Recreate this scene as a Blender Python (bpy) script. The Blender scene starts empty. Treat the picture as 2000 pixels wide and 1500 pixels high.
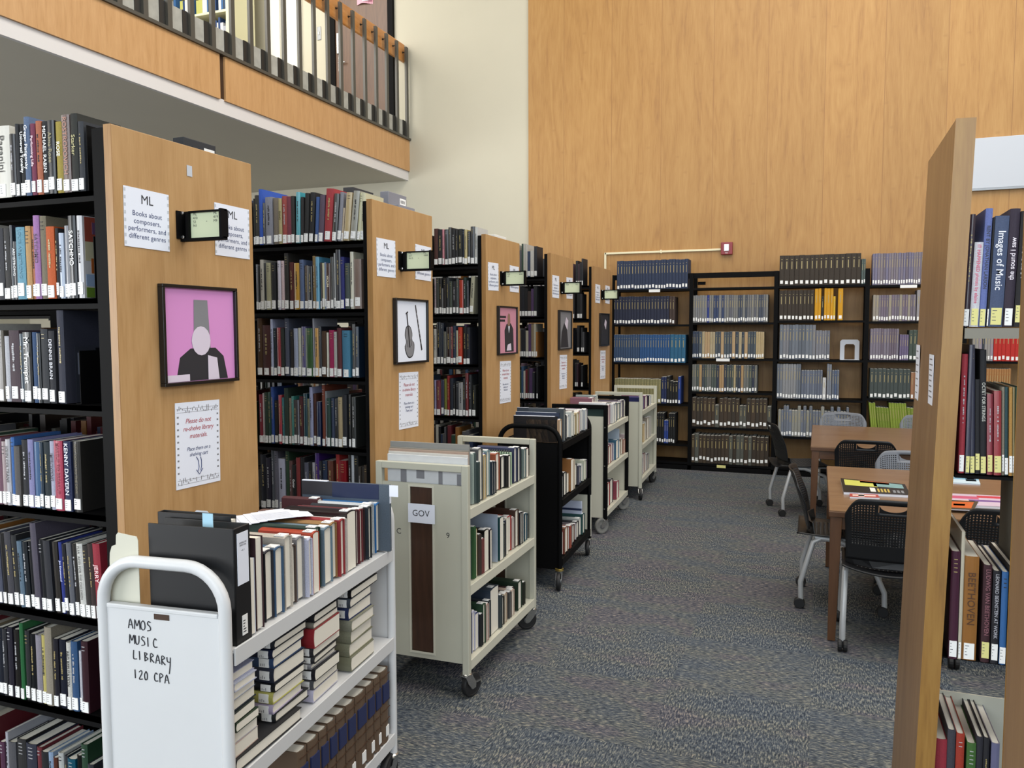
import bpy, bmesh, math, random
from mathutils import Vector, Matrix, Euler
PI=math.pi
rnd=random.Random(7)
SC=bpy.context.scene
COL=SC.collection
# ---------------------------------------------------------------- camera, view, light
def make_camera():
    yaw,pitch,roll=.363396,.0681795,-.0027
    cy,sy,cp,sp,cr,sr=math.cos(yaw),math.sin(yaw),math.cos(pitch),math.sin(pitch),math.cos(roll),math.sin(roll)
    Rz=Matrix(((cy,sy,0),(-sy,cy,0),(0,0,1)))
    B=Matrix(((1,0,0),(0,0,-1),(0,1,0)))
    P=Matrix(((1,0,0),(0,cp,-sp),(0,sp,cp)))
    Rr=Matrix(((cr,-sr,0),(sr,cr,0),(0,0,1)))
    R=(Rr@P@B@Rz)
    Rt=R.transposed()
    right=Rt.col[0]; down=Rt.col[1]; fwd=Rt.col[2]
    M=Matrix((( right[0],-down[0],-fwd[0],0),(right[1],-down[1],-fwd[1],0),(right[2],-down[2],-fwd[2],1.65),(0,0,0,1)))
    cd=bpy.data.cameras.new('camera'); cam=bpy.data.objects.new('camera',cd); COL.objects.link(cam)
    cam.matrix_world=M; cd.sensor_width=36; cd.lens=36*1574.6/2000; cd.clip_start=.05; cd.clip_end=100
    SC.camera=cam
make_camera()
SC.view_settings.view_transform='Standard'; SC.view_settings.look='None'; SC.view_settings.gamma=1
SC.view_settings.use_curve_mapping=False; SC.view_settings.exposure=0.0
W=bpy.data.worlds.new('world'); SC.world=W; W.use_nodes=True
W.node_tree.nodes['Background'].inputs[0].default_value=(.85,.9,1,1); W.node_tree.nodes['Background'].inputs[1].default_value=.22
def area(name,loc,target,sx,sy,power,color):
    l=bpy.data.lights.new(name,'AREA'); l.shape='RECTANGLE'; l.size=sx; l.size_y=sy; l.energy=power; l.color=color
    o=bpy.data.objects.new(name,l); COL.objects.link(o); o.location=loc
    o.rotation_euler=(Vector(target)-Vector(loc)).to_track_quat('-Z','Y').to_euler(); return o
area('window_daylight',(0.5,-5.2,3.4),(0,6,1.6),8,4.6,600,(.80,.90,1.0))
area('clerestory_daylight',(6.2,3.0,5.2),(-3,5,2.0),8,3,330,(.90,.95,1.0))
area('ceiling_light_bank',(0.2,2.6,7.8),(0.2,2.6,0),6,5,430,(1.0,.95,.88))
area('ceiling_light_bank_rear',(0.2,6.9,7.8),(0.2,6.6,0),6,3.4,300,(1.0,.94,.86))
area('gallery_fill_light',(-7.2,6.5,6.9),(-7.2,8.5,4.6),3,5,330,(1.0,.96,.9))  # fill lamp added to brighten the upper level behind the railing
area('under_gallery_light',(-8.6,4.0,3.60),(-8.6,4.0,0),2,7,110,(1.0,.96,.9))
area('soffit_fill_light',(-9.2,-5.2,1.7),(-8.2,3,3.2),6,2.6,800,(.95,.97,1.0))  # no window stands here: area light added to lift the dark soffit
area('left_fill_light',(-11.8,1.0,2.2),(-6,3,2.6),2.6,6,150,(.95,.97,1.0))  # added soft light from the left aimed under the gallery, not a window
# ---------------------------------------------------------------- materials
def s2l(c): return c/12.92 if c<=.04045 else ((c+.055)/1.055)**2.4
def hexc(h): return tuple(s2l(int(h[i:i+2],16)/255) for i in (0,2,4))+(1,)
def bookc(h,k=.72): return tuple(q*k for q in hexc(h)[:3])+(1,)   # cloth and jackets under the hall's strong daylight
MAT={}
def mat(name,col='808080',rough=.5,metal=0,bump=0,scale=60,var=0,spec=None,coat=0):
    if name in MAT: return MAT[name]
    m=bpy.data.materials.new(name); m.use_nodes=True; nt=m.node_tree; b=nt.nodes['Principled BSDF']
    c=hexc(col) if isinstance(col,str) else col
    b.inputs['Base Color'].default_value=c; b.inputs['Roughness'].default_value=rough; b.inputs['Metallic'].default_value=metal
    if spec is not None: b.inputs['Specular IOR Level'].default_value=spec
    if coat: b.inputs['Coat Weight'].default_value=coat
    if bump or var:
        n=nt.nodes.new('ShaderNodeTexNoise'); n.inputs['Scale'].default_value=scale; n.inputs['Detail'].default_value=3
        tc=nt.nodes.new('ShaderNodeTexCoord'); nt.links.new(tc.outputs['Object'],n.inputs['Vector'])
        if var:
            mx=nt.nodes.new('ShaderNodeMixRGB'); mx.blend_type='MULTIPLY'; mx.inputs['Fac'].default_value=var; mx.inputs['Color1'].default_value=c
            nt.links.new(n.outputs['Fac'],mx.inputs['Color2']); nt.links.new(mx.outputs[0],b.inputs['Base Color'])
        if bump:
            bp=nt.nodes.new('ShaderNodeBump'); bp.inputs['Strength'].default_value=bump; bp.inputs['Distance'].default_value=.002
            nt.links.new(n.outputs['Fac'],bp.inputs['Height']); nt.links.new(bp.outputs[0],b.inputs['Normal'])
    MAT[name]=m; return m
def ramp(nt,stops):
    r=nt.nodes.new('ShaderNodeValToRGB'); el=r.color_ramp.elements
    while len(el)<len(stops): el.new(.5)
    for e,(p,c) in zip(el,stops): e.position=p; e.color=hexc(c) if isinstance(c,str) else c
    return r
def wood(name,dark,mid,light,rough=.4,axis='Z',scale=1.0,seams=None,seam_axis='X',knots=False,seed=0):
    m=bpy.data.materials.new(name); m.use_nodes=True; nt=m.node_tree; b=nt.nodes['Principled BSDF']; L=nt.links.new
    tc=nt.nodes.new('ShaderNodeTexCoord'); mp=nt.nodes.new('ShaderNodeMapping'); L(tc.outputs['Object'],mp.inputs['Vector'])
    s={'Z':(14,14,1.1),'X':(1.1,14,14),'Y':(14,1.1,14)}[axis]; mp.inputs['Scale'].default_value=tuple(q*scale for q in s); mp.inputs['Location'].default_value=(seed,seed*.7,seed*.3)
    n1=nt.nodes.new('ShaderNodeTexNoise'); n1.inputs['Scale'].default_value=.9; n1.inputs['Detail'].default_value=5; n1.inputs['Distortion'].default_value=.9; L(mp.outputs[0],n1.inputs['Vector'])
    mp2=nt.nodes.new('ShaderNodeMapping'); L(tc.outputs['Object'],mp2.inputs['Vector']); mp2.inputs['Scale'].default_value=tuple(q*scale*7 for q in s)
    n2=nt.nodes.new('ShaderNodeTexNoise'); n2.inputs['Scale'].default_value=1; n2.inputs['Detail'].default_value=2; L(mp2.outputs[0],n2.inputs['Vector'])
    mp3=nt.nodes.new('ShaderNodeMapping'); L(tc.outputs['Object'],mp3.inputs['Vector']); mp3.inputs['Scale'].default_value={'Z':(2.6,2.6,.42),'X':(.42,2.6,2.6),'Y':(2.6,.42,2.6)}[axis]; mp3.inputs['Location'].default_value=(seed*2,0,seed)
    wv=nt.nodes.new('ShaderNodeTexNoise'); wv.inputs['Scale'].default_value=1.6; wv.inputs['Detail'].default_value=1.5; wv.inputs['Distortion'].default_value=.3; L(mp3.outputs[0],wv.inputs['Vector'])
    mul=nt.nodes.new('ShaderNodeMath'); mul.operation='MULTIPLY'; mul.inputs[1].default_value=16; L(wv.outputs['Fac'],mul.inputs[0])
    sn=nt.nodes.new('ShaderNodeMath'); sn.operation='PINGPONG'; sn.inputs[1].default_value=1; L(mul.outputs[0],sn.inputs[0])
    a1=nt.nodes.new('ShaderNodeMath'); a1.operation='MULTIPLY_ADD'; a1.inputs[1].default_value=.16; L(sn.outputs[0],a1.inputs[0])
    a2=nt.nodes.new('ShaderNodeMath'); a2.operation='MULTIPLY_ADD'; a2.inputs[1].default_value=.60; a2.inputs[2].default_value=-.04; L(n1.outputs['Fac'],a2.inputs[0])
    a3=nt.nodes.new('ShaderNodeMath'); a3.operation='MULTIPLY_ADD'; a3.inputs[1].default_value=.45; L(n2.outputs['Fac'],a3.inputs[0]); L(a2.outputs[0],a3.inputs[2]); L(a3.outputs[0],a1.inputs[2])
    r=ramp(nt,[(.25,dark),(.5,mid),(.85,light)]); L(a1.outputs[0],r.inputs['Fac'])
    col=r.outputs[0]
    if seams:
        sp=nt.nodes.new('ShaderNodeSeparateXYZ'); L(tc.outputs['Object'],sp.inputs[0])
        dv=nt.nodes.new('ShaderNodeMath'); dv.operation='DIVIDE'; dv.inputs[1].default_value=seams; L(sp.outputs[seam_axis],dv.inputs[0])
        fl=nt.nodes.new('ShaderNodeMath'); fl.operation='FLOOR'; L(dv.outputs[0],fl.inputs[0])
        wn=nt.nodes.new('ShaderNodeTexWhiteNoise'); wn.noise_dimensions='1D'; L(fl.outputs[0],wn.inputs['W'])
        hs=nt.nodes.new('ShaderNodeHueSaturation'); L(col,hs.inputs['Color'])
        mr=nt.nodes.new('ShaderNodeMapRange'); mr.inputs['To Min'].default_value=.93; mr.inputs['To Max'].default_value=1.06; L(wn.outputs['Value'],mr.inputs['Value']); L(mr.outputs[0],hs.inputs['Value'])
        fr=nt.nodes.new('ShaderNodeMath'); fr.operation='FRACT'; L(dv.outputs[0],fr.inputs[0])
        lt=nt.nodes.new('ShaderNodeMath'); lt.operation='LESS_THAN'; lt.inputs[1].default_value=.006/seams; L(fr.outputs[0],lt.inputs[0])
        mx=nt.nodes.new('ShaderNodeMixRGB'); mx.inputs['Color2'].default_value=hexc(dark); L(lt.outputs[0],mx.inputs['Fac']); L(hs.outputs[0],mx.inputs['Color1']); col=mx.outputs[0]
    if knots:
        sk=nt.nodes.new('ShaderNodeSeparateXYZ'); L(tc.outputs['Object'],sk.inputs[0]); ck=nt.nodes.new('ShaderNodeCombineXYZ'); L(sk.outputs['X'],ck.inputs['X']); L(sk.outputs['Z'],ck.inputs['Y'])
        mk=nt.nodes.new('ShaderNodeMapping'); L(ck.outputs[0],mk.inputs['Vector']); mk.inputs['Scale'].default_value=(1.2,1.9,1)
        vo=nt.nodes.new('ShaderNodeTexVoronoi'); vo.voronoi_dimensions='2D'; vo.inputs['Scale'].default_value=1.3; L(mk.outputs[0],vo.inputs['Vector'])
        rk=ramp(nt,[(0,(1,1,1,1)),(.055,(0,0,0,1))]); L(vo.outputs['Distance'],rk.inputs['Fac'])
        mk2=nt.nodes.new('ShaderNodeMath'); mk2.operation='MULTIPLY'; mk2.inputs[1].default_value=.4; L(rk.outputs[0],mk2.inputs[0])
        mx2=nt.nodes.new('ShaderNodeMixRGB'); mx2.inputs['Color2'].default_value=hexc(dark); L(mk2.outputs[0],mx2.inputs['Fac']); L(col,mx2.inputs['Color1']); col=mx2.outputs[0]
    L(col,b.inputs['Base Color']); b.inputs['Roughness'].default_value=rough
    MAT[name]=m; return m
def obj_color_mat(name,rough,var=.25,scale=300,src='obj'):
    m=bpy.data.materials.new(name); m.use_nodes=True; nt=m.node_tree; b=nt.nodes['Principled BSDF']; L=nt.links.new
    if src=='obj': i=nt.nodes.new('ShaderNodeObjectInfo'); c=i.outputs['Color']
    else: i=nt.nodes.new('ShaderNodeAttribute'); i.attribute_name='Col'; c=i.outputs['Color']
    n=nt.nodes.new('ShaderNodeTexNoise'); n.inputs['Scale'].default_value=scale; n.inputs['Detail'].default_value=1
    tc=nt.nodes.new('ShaderNodeTexCoord'); L(tc.outputs['Object'],n.inputs['Vector'])
    mr=nt.nodes.new('ShaderNodeMapRange'); mr.inputs['To Min'].default_value=1-var; mr.inputs['To Max'].default_value=1+var; L(n.outputs['Fac'],mr.inputs['Value'])
    mx=nt.nodes.new('ShaderNodeVectorMath'); mx.operation='SCALE'; L(c,mx.inputs[0]); L(mr.outputs[0],mx.inputs['Scale'])
    L(mx.outputs[0],b.inputs['Base Color']); b.inputs['Roughness'].default_value=rough
    MAT[name]=m; return m
obj_color_mat('cloth',.75); obj_color_mat('jacket',.28,.06,30); obj_color_mat('books_mix',.5,.1,100,'attr')
mat('paper','e2ddd0',.9,var=.12,scale=400); mat('label','e6e6e4',.6); mat('label_yellow','d2cc84',.6); mat('ink','24242a',.6); mat('label_ink','4c4c54',.6); mat('taupe_metal','787468',.5)
mat('gilt','9c8c5c',.4); mat('dull_ink','a4a4a8',.5); mat('white_ink','dcdcdc',.5)
mat('black_metal','060607',.6,spec=.1); mat('black_metal_shelf','070708',.6,spec=.1); mat('white_paint','cccdce',.38,var=.05,scale=8)
mat('beige_paint','b9b8a8',.42,var=.06,scale=8); mat('beige_light','c6c4b4',.42); mat('chrome','b0b0ae',.25,.9); mat('steel','8e9092',.35,.8); mat('rubber_black','141416',.6); mat('rubber_grey','6c6c68',.7)
mat('black_plastic','0f1013',.45); mat('grey_plastic','5f636b',.5); mat('silver_tube','b4b6b8',.45,.25)
mat('cream_wall','bdb8a6',.85,var=.05,scale=3); mat('soffit_paint','cac5b8',.9,var=.05,scale=2); mat('soffit_edge','d6d3d2',.7); mat('white_wall','dad8cd',.8)
mat('dark_brown','3a2414',.5); mat('concrete','b8b8b0',.85,var=.45,scale=12,bump=.3); mat('rail_metal','4c4a44',.45,.1); mat('bracket','232220',.5)
mat('cream_metal','cdc9a4',.45); mat('poster_black','0c0c0e',.3); mat('paper_white','dfe3ee',.5); mat('grey_panel','b9bec6',.6)
mat('pink','cf8cc4',.25); mat('pink2','c98a9c',.3); mat('charcoal','26262c',.5); mat('pale','cfc4d2',.5); mat('flesh','8a6a58',.5); mat('mid_grey','7c7c80',.5)
mat('red_ink','a8343c',.6); mat('blue_ink','34406c',.6); mat('green_card','ccd4b2',.5); mat('alarm_red','7e1c22',.35); mat('lens','e6e6ea',.15)
mat('ivory','d8cfae',.5); mat('spiral','222222',.4); mat('maroon','5a4838',.6); mat('spine_blue','1e2850',.6)
wood('panel_wood','9c764a','ab8557','b79264',.42,'Z',1.5,seed=3)
wood('panel_edge','7c5630','98703f','a87e4c',.45,'Z',1.5,seed=5)
wood('right_panel_wood','6e5230','826240','8f704a',.38,'Z',1.6,seed=9)
wood('right_edge_wood','73522a','8c6732','9c783e',.4,'Z',1.6,seed=11)
wood('wall_veneer','8c6335','a0763f','ac844c',.5,'Z',1.0,seams=.61,knots=True,seed=1)
wood('fascia_veneer','ae8354','bd9262','c99f70',.45,'Z',1.6,seed=2)
wood('table_laminate','6a4f38','775a40','83684c',.3,'X',1.2,seed=6)
wood('table_edge','482c16','54361e','5e3f26',.4,'X',1.2,seed=7)
wood('table_leg_wood','4a2e18','573820','624228',.4,'Z',1.6,seed=8)
wood('door_wood','4a3220','563b26','64462e',.4,'Z',1.2,seed=12)
wood('walnut','2c1b12','3a2519','4a3022',.45,'Z',1.6,seed=13)
wood('handrail_wood','a86c34','bf8142','cc9154',.35,'Y',1.2,seed=14)
def carpet():
    m=bpy.data.materials.new('carpet'); m.use_nodes=True; nt=m.node_tree; b=nt.nodes['Principled BSDF']; L=nt.links.new
    tc=nt.nodes.new('ShaderNodeTexCoord')
    mp=nt.nodes.new('ShaderNodeMapping'); mp.inputs['Scale'].default_value=(1.0,1.0,1); L(tc.outputs['Object'],mp.inputs['Vector'])
    ch=nt.nodes.new('ShaderNodeTexChecker'); ch.inputs['Scale'].default_value=1/.61; ch.inputs['Color1'].default_value=(1,1,1,1); ch.inputs['Color2'].default_value=(0,0,0,1); L(mp.outputs[0],ch.inputs['Vector'])
    def streak(sx,sy):
        q=nt.nodes.new('ShaderNodeMapping'); q.inputs['Scale'].default_value=(sx,sy,1); L(tc.outputs['Object'],q.inputs['Vector'])
        n=nt.nodes.new('ShaderNodeTexNoise'); n.inputs['Scale'].default_value=1; n.inputs['Detail'].default_value=2; n.inputs['Roughness'].default_value=.7; L(q.outputs[0],n.inputs['Vector']); return n.outputs['Fac']
    mx=nt.nodes.new('ShaderNodeMix'); mx.data_type='FLOAT'; L(ch.outputs['Fac'],mx.inputs[0]); L(streak(150,34),mx.inputs[2]); L(streak(34,150),mx.inputs[3])
    r=ramp(nt,[(.34,'3a4049'),(.45,'545b64'),(.54,'6e747a'),(.66,'aca99c')]); L(mx.outputs[0],r.inputs['Fac'])
    # each tile, and broad drifts of dye, shift between blue, mauve and stone
    dv=nt.nodes.new('ShaderNodeVectorMath'); dv.operation='SCALE'; dv.inputs['Scale'].default_value=1/.61; L(tc.outputs['Object'],dv.inputs[0])
    fl=nt.nodes.new('ShaderNodeVectorMath'); fl.operation='FLOOR'; L(dv.outputs[0],fl.inputs[0])
    wn=nt.nodes.new('ShaderNodeTexWhiteNoise'); wn.noise_dimensions='2D'; L(fl.outputs[0],wn.inputs['Vector'])
    q=nt.nodes.new('ShaderNodeMapping'); q.inputs['Scale'].default_value=(2.2,5.5,1); L(tc.outputs['Object'],q.inputs['Vector'])
    n3=nt.nodes.new('ShaderNodeTexNoise'); n3.inputs['Scale'].default_value=1; n3.inputs['Detail'].default_value=3; L(q.outputs[0],n3.inputs['Vector'])
    ad=nt.nodes.new('ShaderNodeMath'); ad.operation='MULTIPLY_ADD'; ad.inputs[1].default_value=.16; L(wn.outputs['Value'],ad.inputs[0]); L(n3.outputs['Fac'],ad.inputs[2])
    r3=ramp(nt,[(.40,'505c6c'),(.52,'66696c'),(.60,'7a776c'),(.70,'73626c')]); L(ad.outputs[0],r3.inputs['Fac'])
    ov=nt.nodes.new('ShaderNodeMixRGB'); ov.blend_type='OVERLAY'; ov.inputs['Fac'].default_value=.6; L(r.outputs[0],ov.inputs['Color1']); L(r3.outputs[0],ov.inputs['Color2'])
    L(ov.outputs[0],b.inputs['Base Color']); b.inputs['Roughness'].default_value=.95; b.inputs['Specular IOR Level'].default_value=.15
    bp=nt.nodes.new('ShaderNodeBump'); bp.inputs['Strength'].default_value=.5; bp.inputs['Distance'].default_value=.004; L(mx.outputs[0],bp.inputs['Height']); L(bp.outputs[0],b.inputs['Normal'])
    MAT['carpet']=m
carpet()
# ---------------------------------------------------------------- mesh helpers
class MB:
    """collects boxes, tubes and plates; build() links them as ONE mesh object"""
    def __init__(s): s.v=[]; s.f=[]; s.m=[]; s.mi=0
    def box(s,x0,x1,y0,y1,z0,z1,M=None):
        n=len(s.v); P=[(x0,y0,z0),(x1,y0,z0),(x1,y1,z0),(x0,y1,z0),(x0,y0,z1),(x1,y0,z1),(x1,y1,z1),(x0,y1,z1)]
        if M is not None: P=[tuple(M@Vector(p)) for p in P]
        s.v+=P
        for q in ((0,3,2,1),(4,5,6,7),(0,1,5,4),(1,2,6,5),(2,3,7,6),(3,0,4,7)): s.f.append(tuple(n+i for i in q)); s.m.append(s.mi)
        return s
    def prism(s,pts,h0,h1,fn=None):
        """closed 2-D outline extruded from h0 to h1; fn maps (a,b,h) to 3-D"""
        fn=fn or (lambda a,b,h:(a,b,h)); n=len(s.v); k=len(pts)
        s.v+=[fn(a,b,h0) for a,b in pts]+[fn(a,b,h1) for a,b in pts]
        s.f.append(tuple(n+i for i in reversed(range(k)))); s.m.append(s.mi)
        s.f.append(tuple(n+k+i for i in range(k))); s.m.append(s.mi)
        for i in range(k):
            j=(i+1)%k; s.f.append((n+i,n+j,n+k+j,n+k+i)); s.m.append(s.mi)
        return s
    def tube(s,path,r,seg=10,sq=False,closed=False,rs=None):
        path=[Vector(p) for p in path]; n0=len(s.v); k=len(path)
        up=None
        for i,p in enumerate(path):
            a=path[i-1] if (i>0 or closed) else p; b=path[(i+1)%k] if (i<k-1 or closed) else p
            t=(b-a).normalized()
            if up is None:
                up=t.orthogonal().normalized()
                if sq: 
                    for c in (Vector((1,0,0)),Vector((0,1,0)),Vector((0,0,1))):
                        if abs(t.dot(c))<.3: up=c; break
            up=(up-t*up.dot(t)).normalized(); w=t.cross(up)
            f=1
            if 0<i<k-1:
                c=(path[i]-path[i-1]).normalized().dot((path[i+1]-path[i]).normalized()); f=1/max(.6,math.sqrt((1+c)/2))
            rr=rs[i] if rs else r
            for j in range(seg):
                an=2*PI*j/seg+(PI/4 if sq else 0); q=rr*(1.414 if sq else 1)
                s.v.append(tuple(p+up*math.cos(an)*q*(f if False else 1)+w*math.sin(an)*q))
        rng=range(k if closed else k-1)
        for i in rng:
            for j in range(seg):
                a=n0+i*seg+j; b=n0+i*seg+(j+1)%seg; c=n0+((i+1)%k)*seg+(j+1)%seg; d=n0+((i+1)%k)*seg+j
                s.f.append((a,b,c,d)); s.m.append(s.mi)
        if not closed:
            s.f.append(tuple(n0+j for j in reversed(range(seg)))); s.m.append(s.mi)
            s.f.append(tuple(n0+(k-1)*seg+j for j in range(seg))); s.m.append(s.mi)
        return s
    def lathe(s,prof,M,seg=20):
        """profile of (radius, along) turned round the local z axis of M"""
        n0=len(s.v); k=len(prof)
        for r,h in prof:
            for j in range(seg):
                an=2*PI*j/seg; s.v.append(tuple(M@Vector((r*math.cos(an),r*math.sin(an),h))))
        for i in range(k-1):
            for j in range(seg):
                a=n0+i*seg+j; b=n0+i*seg+(j+1)%seg; s.f.append((a,b,b+seg,a+seg)); s.m.append(s.mi)
        s.f.append(tuple(n0+j for j in reversed(range(seg)))); s.m.append(s.mi)
        s.f.append(tuple(n0+(k-1)*seg+j for j in range(seg))); s.m.append(s.mi)
        return s
    def build(s,name,mats,parent=None,bevel=0,smooth=False,M=None):
        me=bpy.data.meshes.new(name); me.from_pydata(s.v,[],s.f)
        if isinstance(mats,str): mats=[mats]
        for q in mats: me.materials.append(MAT[q])
        if len(mats)>1: me.polygons.foreach_set('material_index',s.m)
        bm=bmesh.new(); bm.from_mesh(me); bmesh.ops.recalc_face_normals(bm,faces=bm.faces); bm.to_mesh(me); bm.free()
        if smooth:
            me.polygons.foreach_set('use_smooth',[True]*len(me.polygons))
        o=bpy.data.objects.new(name,me); COL.objects.link(o)
        if smooth:
            e=o.modifiers.new('edges','EDGE_SPLIT'); e.split_angle=math.radians(40)
        if parent: o.parent=parent
        if M is not None: o.matrix_local=M
        if bevel:
            b=o.modifiers.new('bevel','BEVEL'); b.width=bevel; b.segments=2; b.limit_method='ANGLE'; b.angle_limit=math.radians(40)
        return o
def tag(o,label=None,cat=None,group=None,kind=None):
    if label: o['label']=label
    if cat: o['category']=cat
    if group: o['group']=group
    if kind: o['kind']=kind
    return o
def empty(name,M=None,label=None,cat=None,group=None):
    o=bpy.data.objects.new(name,None); o.empty_display_size=.05; COL.objects.link(o)
    if M is not None: o.matrix_world=M
    return tag(o,label,cat,group)
def struct(o): o['kind']='structure'; return o
T=Matrix.Translation
def RZ(a): return Matrix.Rotation(a,4,'Z')
def RY(a): return Matrix.Rotation(a,4,'Y')
def axes(x,y,z,o=(0,0,0)):
    return Matrix(((x[0],y[0],z[0],o[0]),(x[1],y[1],z[1],o[1]),(x[2],y[2],z[2],o[2]),(0,0,0,1)))
def text(s,size,material,M,parent,name='lettering',align='CENTER',maxw=None,shear=0,spacing=1,line=1,offset=0):
    c=bpy.data.curves.new(name,'FONT'); c.body=s; c.size=size; c.align_x=align; c.align_y='CENTER'; c.resolution_u=3; c.shear=shear
    c.space_character=spacing; c.space_line=line; c.offset=offset
    t=bpy.data.objects.new(name,c); me=bpy.data.meshes.new_from_object(t); me.materials.clear(); me.materials.append(MAT[material])
    bpy.data.objects.remove(t); o=bpy.data.objects.new(name,me); COL.objects.link(o)
    if maxw:
        xs=[v.co.x for v in me.vertices]; k=(max(xs)-min(xs)) if xs else 0
        if k>maxw: me.transform(Matrix.Scale(maxw/k,4))
    if parent: o.parent=parent
    o.matrix_local=M; return o
# ---------------------------------------------------------------- words
ORD='first second third fourth fifth sixth seventh eighth ninth tenth eleventh twelfth thirteenth fourteenth fifteenth sixteenth seventeenth eighteenth nineteenth twentieth'.split()
ORD+=['twenty-'+x for x in ORD[:9]]+['thirtieth']
def cname(h):
    import colorsys
    r,g,b=(int(h[i:i+2],16)/255 for i in (0,2,4)); hh,l,s=colorsys.rgb_to_hls(r,g,b); hh*=360
    if l<.13: return 'black'
    if s<.13: return 'charcoal' if l<.28 else 'grey' if l<.62 else 'off-white'
    if l>.78 and s<.45: return 'off-white'
    if hh<18 or hh>=335: return ('dark maroon' if l<.3 else 'dull pink' if s<.35 else 'red')
    if hh<42: return 'dark brown' if l<.25 else 'brown' if l<.48 and s<.6 else 'orange' if s>.6 else 'tan'
    if hh<70: return 'olive' if l<.45 else 'yellow' if s>.45 else 'cream'
    if hh<165: return 'dark green' if l<.3 else 'green' if s>.2 else 'grey-green'
    if hh<200: return 'dark teal' if l<.28 else 'teal' if l<.5 else 'pale blue'
    if hh<255: return 'dark navy' if l<.24 else ('slate' if s<.3 and l<.5 else 'blue' if l<.5 else 'pale blue')
    return 'dark purple' if l<.3 else 'mauve' if s<.35 else 'purple'
def size_word(w,h):
    return 'thick' if w>.036 else 'slim' if w<.013 else 'tall' if h>.27 else 'short' if h<.2 else 'plain'
# ---------------------------------------------------------------- books
def cover_mb(w,d,h,t=.0022,bulge=.003):
    k=5; out=[(w,d)]
    for i in range(k+1):
        a=i/k; out.append((w-w*a,.004-bulge*2*math.sin(PI*a) if 0<a<1 else .004))
    out.append((0,d)); inn=[(t,d)]
    for i in range(k+1):
        a=i/k; inn.append((t+(w-2*t)*a,.006-bulge*2*math.sin(PI*a)+.001))
    inn.append((w-t,d)); pts=out+inn
    m=MB(); n=len(pts); m.v=[(a,b,0) for a,b in pts]+[(a,b,h) for a,b in pts]
    ko=len(out)
    for z0,fl in ((0,True),(n,False)):
        for i in range(ko-1):
            q=[z0+i,z0+i+1,z0+n-2-i,z0+n-1-i]
            m.f.append(tuple(q if not fl else reversed(q))); m.m.append(0)
    for i in range(n):
        j=(i+1)%n; m.f.append((i,j,n+j,n+i)); m.m.append(0)
    return m
def make_book(M,w,d,h,col,label,group,name='book',title='',tcol='',lab=True,yl=False,marks=True,up=False,hard=None,cat='book',lw=None,lh=.040,lz=.008,sq=.003,bt=.0022):
    w=max(w,.0045); root=empty(name,M,label,cat,group)
    hard=(rnd.random()<.6) if hard is None else hard
    bulge=min(.0022,w*.12)
    c=cover_mb(w,d,h,min(bt,w*.17),bulge).build('cover','cloth' if hard else 'jacket',root); c.color=bookc(col)
    t=min(bt+.0002,w*.19); e=sq if hard else .0006
    p=MB().box(t,w-t,.004,d-(.004 if hard else .0006),e,h-e).build('pages','paper',root)
    ys=.004-bulge*2-.0004
    if lab:
        lw=lw or min(w*.92,.027); lx=w/2-lw/2; m=MB(); m.box(lx,lx+lw,ys-.0006,ys+.002,lz,lz+lh); m.mi=1
        for i in range(4 if lh>.035 else 3):
            zz=lz+lh*.84-i*lh*.19; m.box(lx+lw*.12,lx+lw*(.25+.3*rnd.random()),ys-.0009,ys-.0005,zz-.0008,zz+.0008)
        m.build('call_number_label',['label_yellow' if yl else 'label','label_ink'],root)
    if title:
        s=min(w*.62,.8*h/(len(title)*.55)); s=min(s,.03)
        mt='t_'+tcol; mat(mt,tcol,.5)
        zc=(h+lz+lh)/2 if lab else h/2
        Mt=axes((0,0,-1),(1,0,0),(0,-1,0),(w/2,ys-.0012,zc+.004)) if not up else axes((0,0,1),(-1,0,0),(0,-1,0),(w/2,ys-.0012,zc))
        text(title,s*1.2,mt,Mt,root,'title_lettering',spacing=1.02,offset=.0002,maxw=(h-(lz+lh if lab else 0))*.88)
    elif marks and w>.011 and rnd.random()<.75:
        m=MB(); L=int(col[:2],16)+int(col[2:4],16)+int(col[4:],16); zt=h*.93; cw=w*.1
        style=rnd.random()
        if style<.6:
            z=h*.82
            while z>h*.42:
                q=.002+.005*rnd.random(); m.box(w/2-cw*(.5+.8*rnd.random()),w/2+cw*(.5+.8*rnd.random()),ys-.0008,ys+.001,z-q,z); z-=q+.0015+.006*(rnd.random()<.2)
        else:
            for i in range(rnd.randint(2,4)): m.box(w*.3,w*.7,ys-.0008,ys+.001,zt-.012*i-.002,zt-.012*i)
        m.build('spine_lettering','gilt' if L<330 and rnd.random()<.55 else 'dull_ink' if L<330 else 'ink',root)
    return root
def cover_art(root,w,d,h,items):
    for k,(a,b,c,e,col) in enumerate(items):
        o=MB().box(w-.0002,w+.0004+.0002*k,.012+(d-.014)*a,.012+(d-.014)*b,h*c+.002,h*e-.002).build('cover_picture','jacket',root); o.color=bookc(col)
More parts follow.
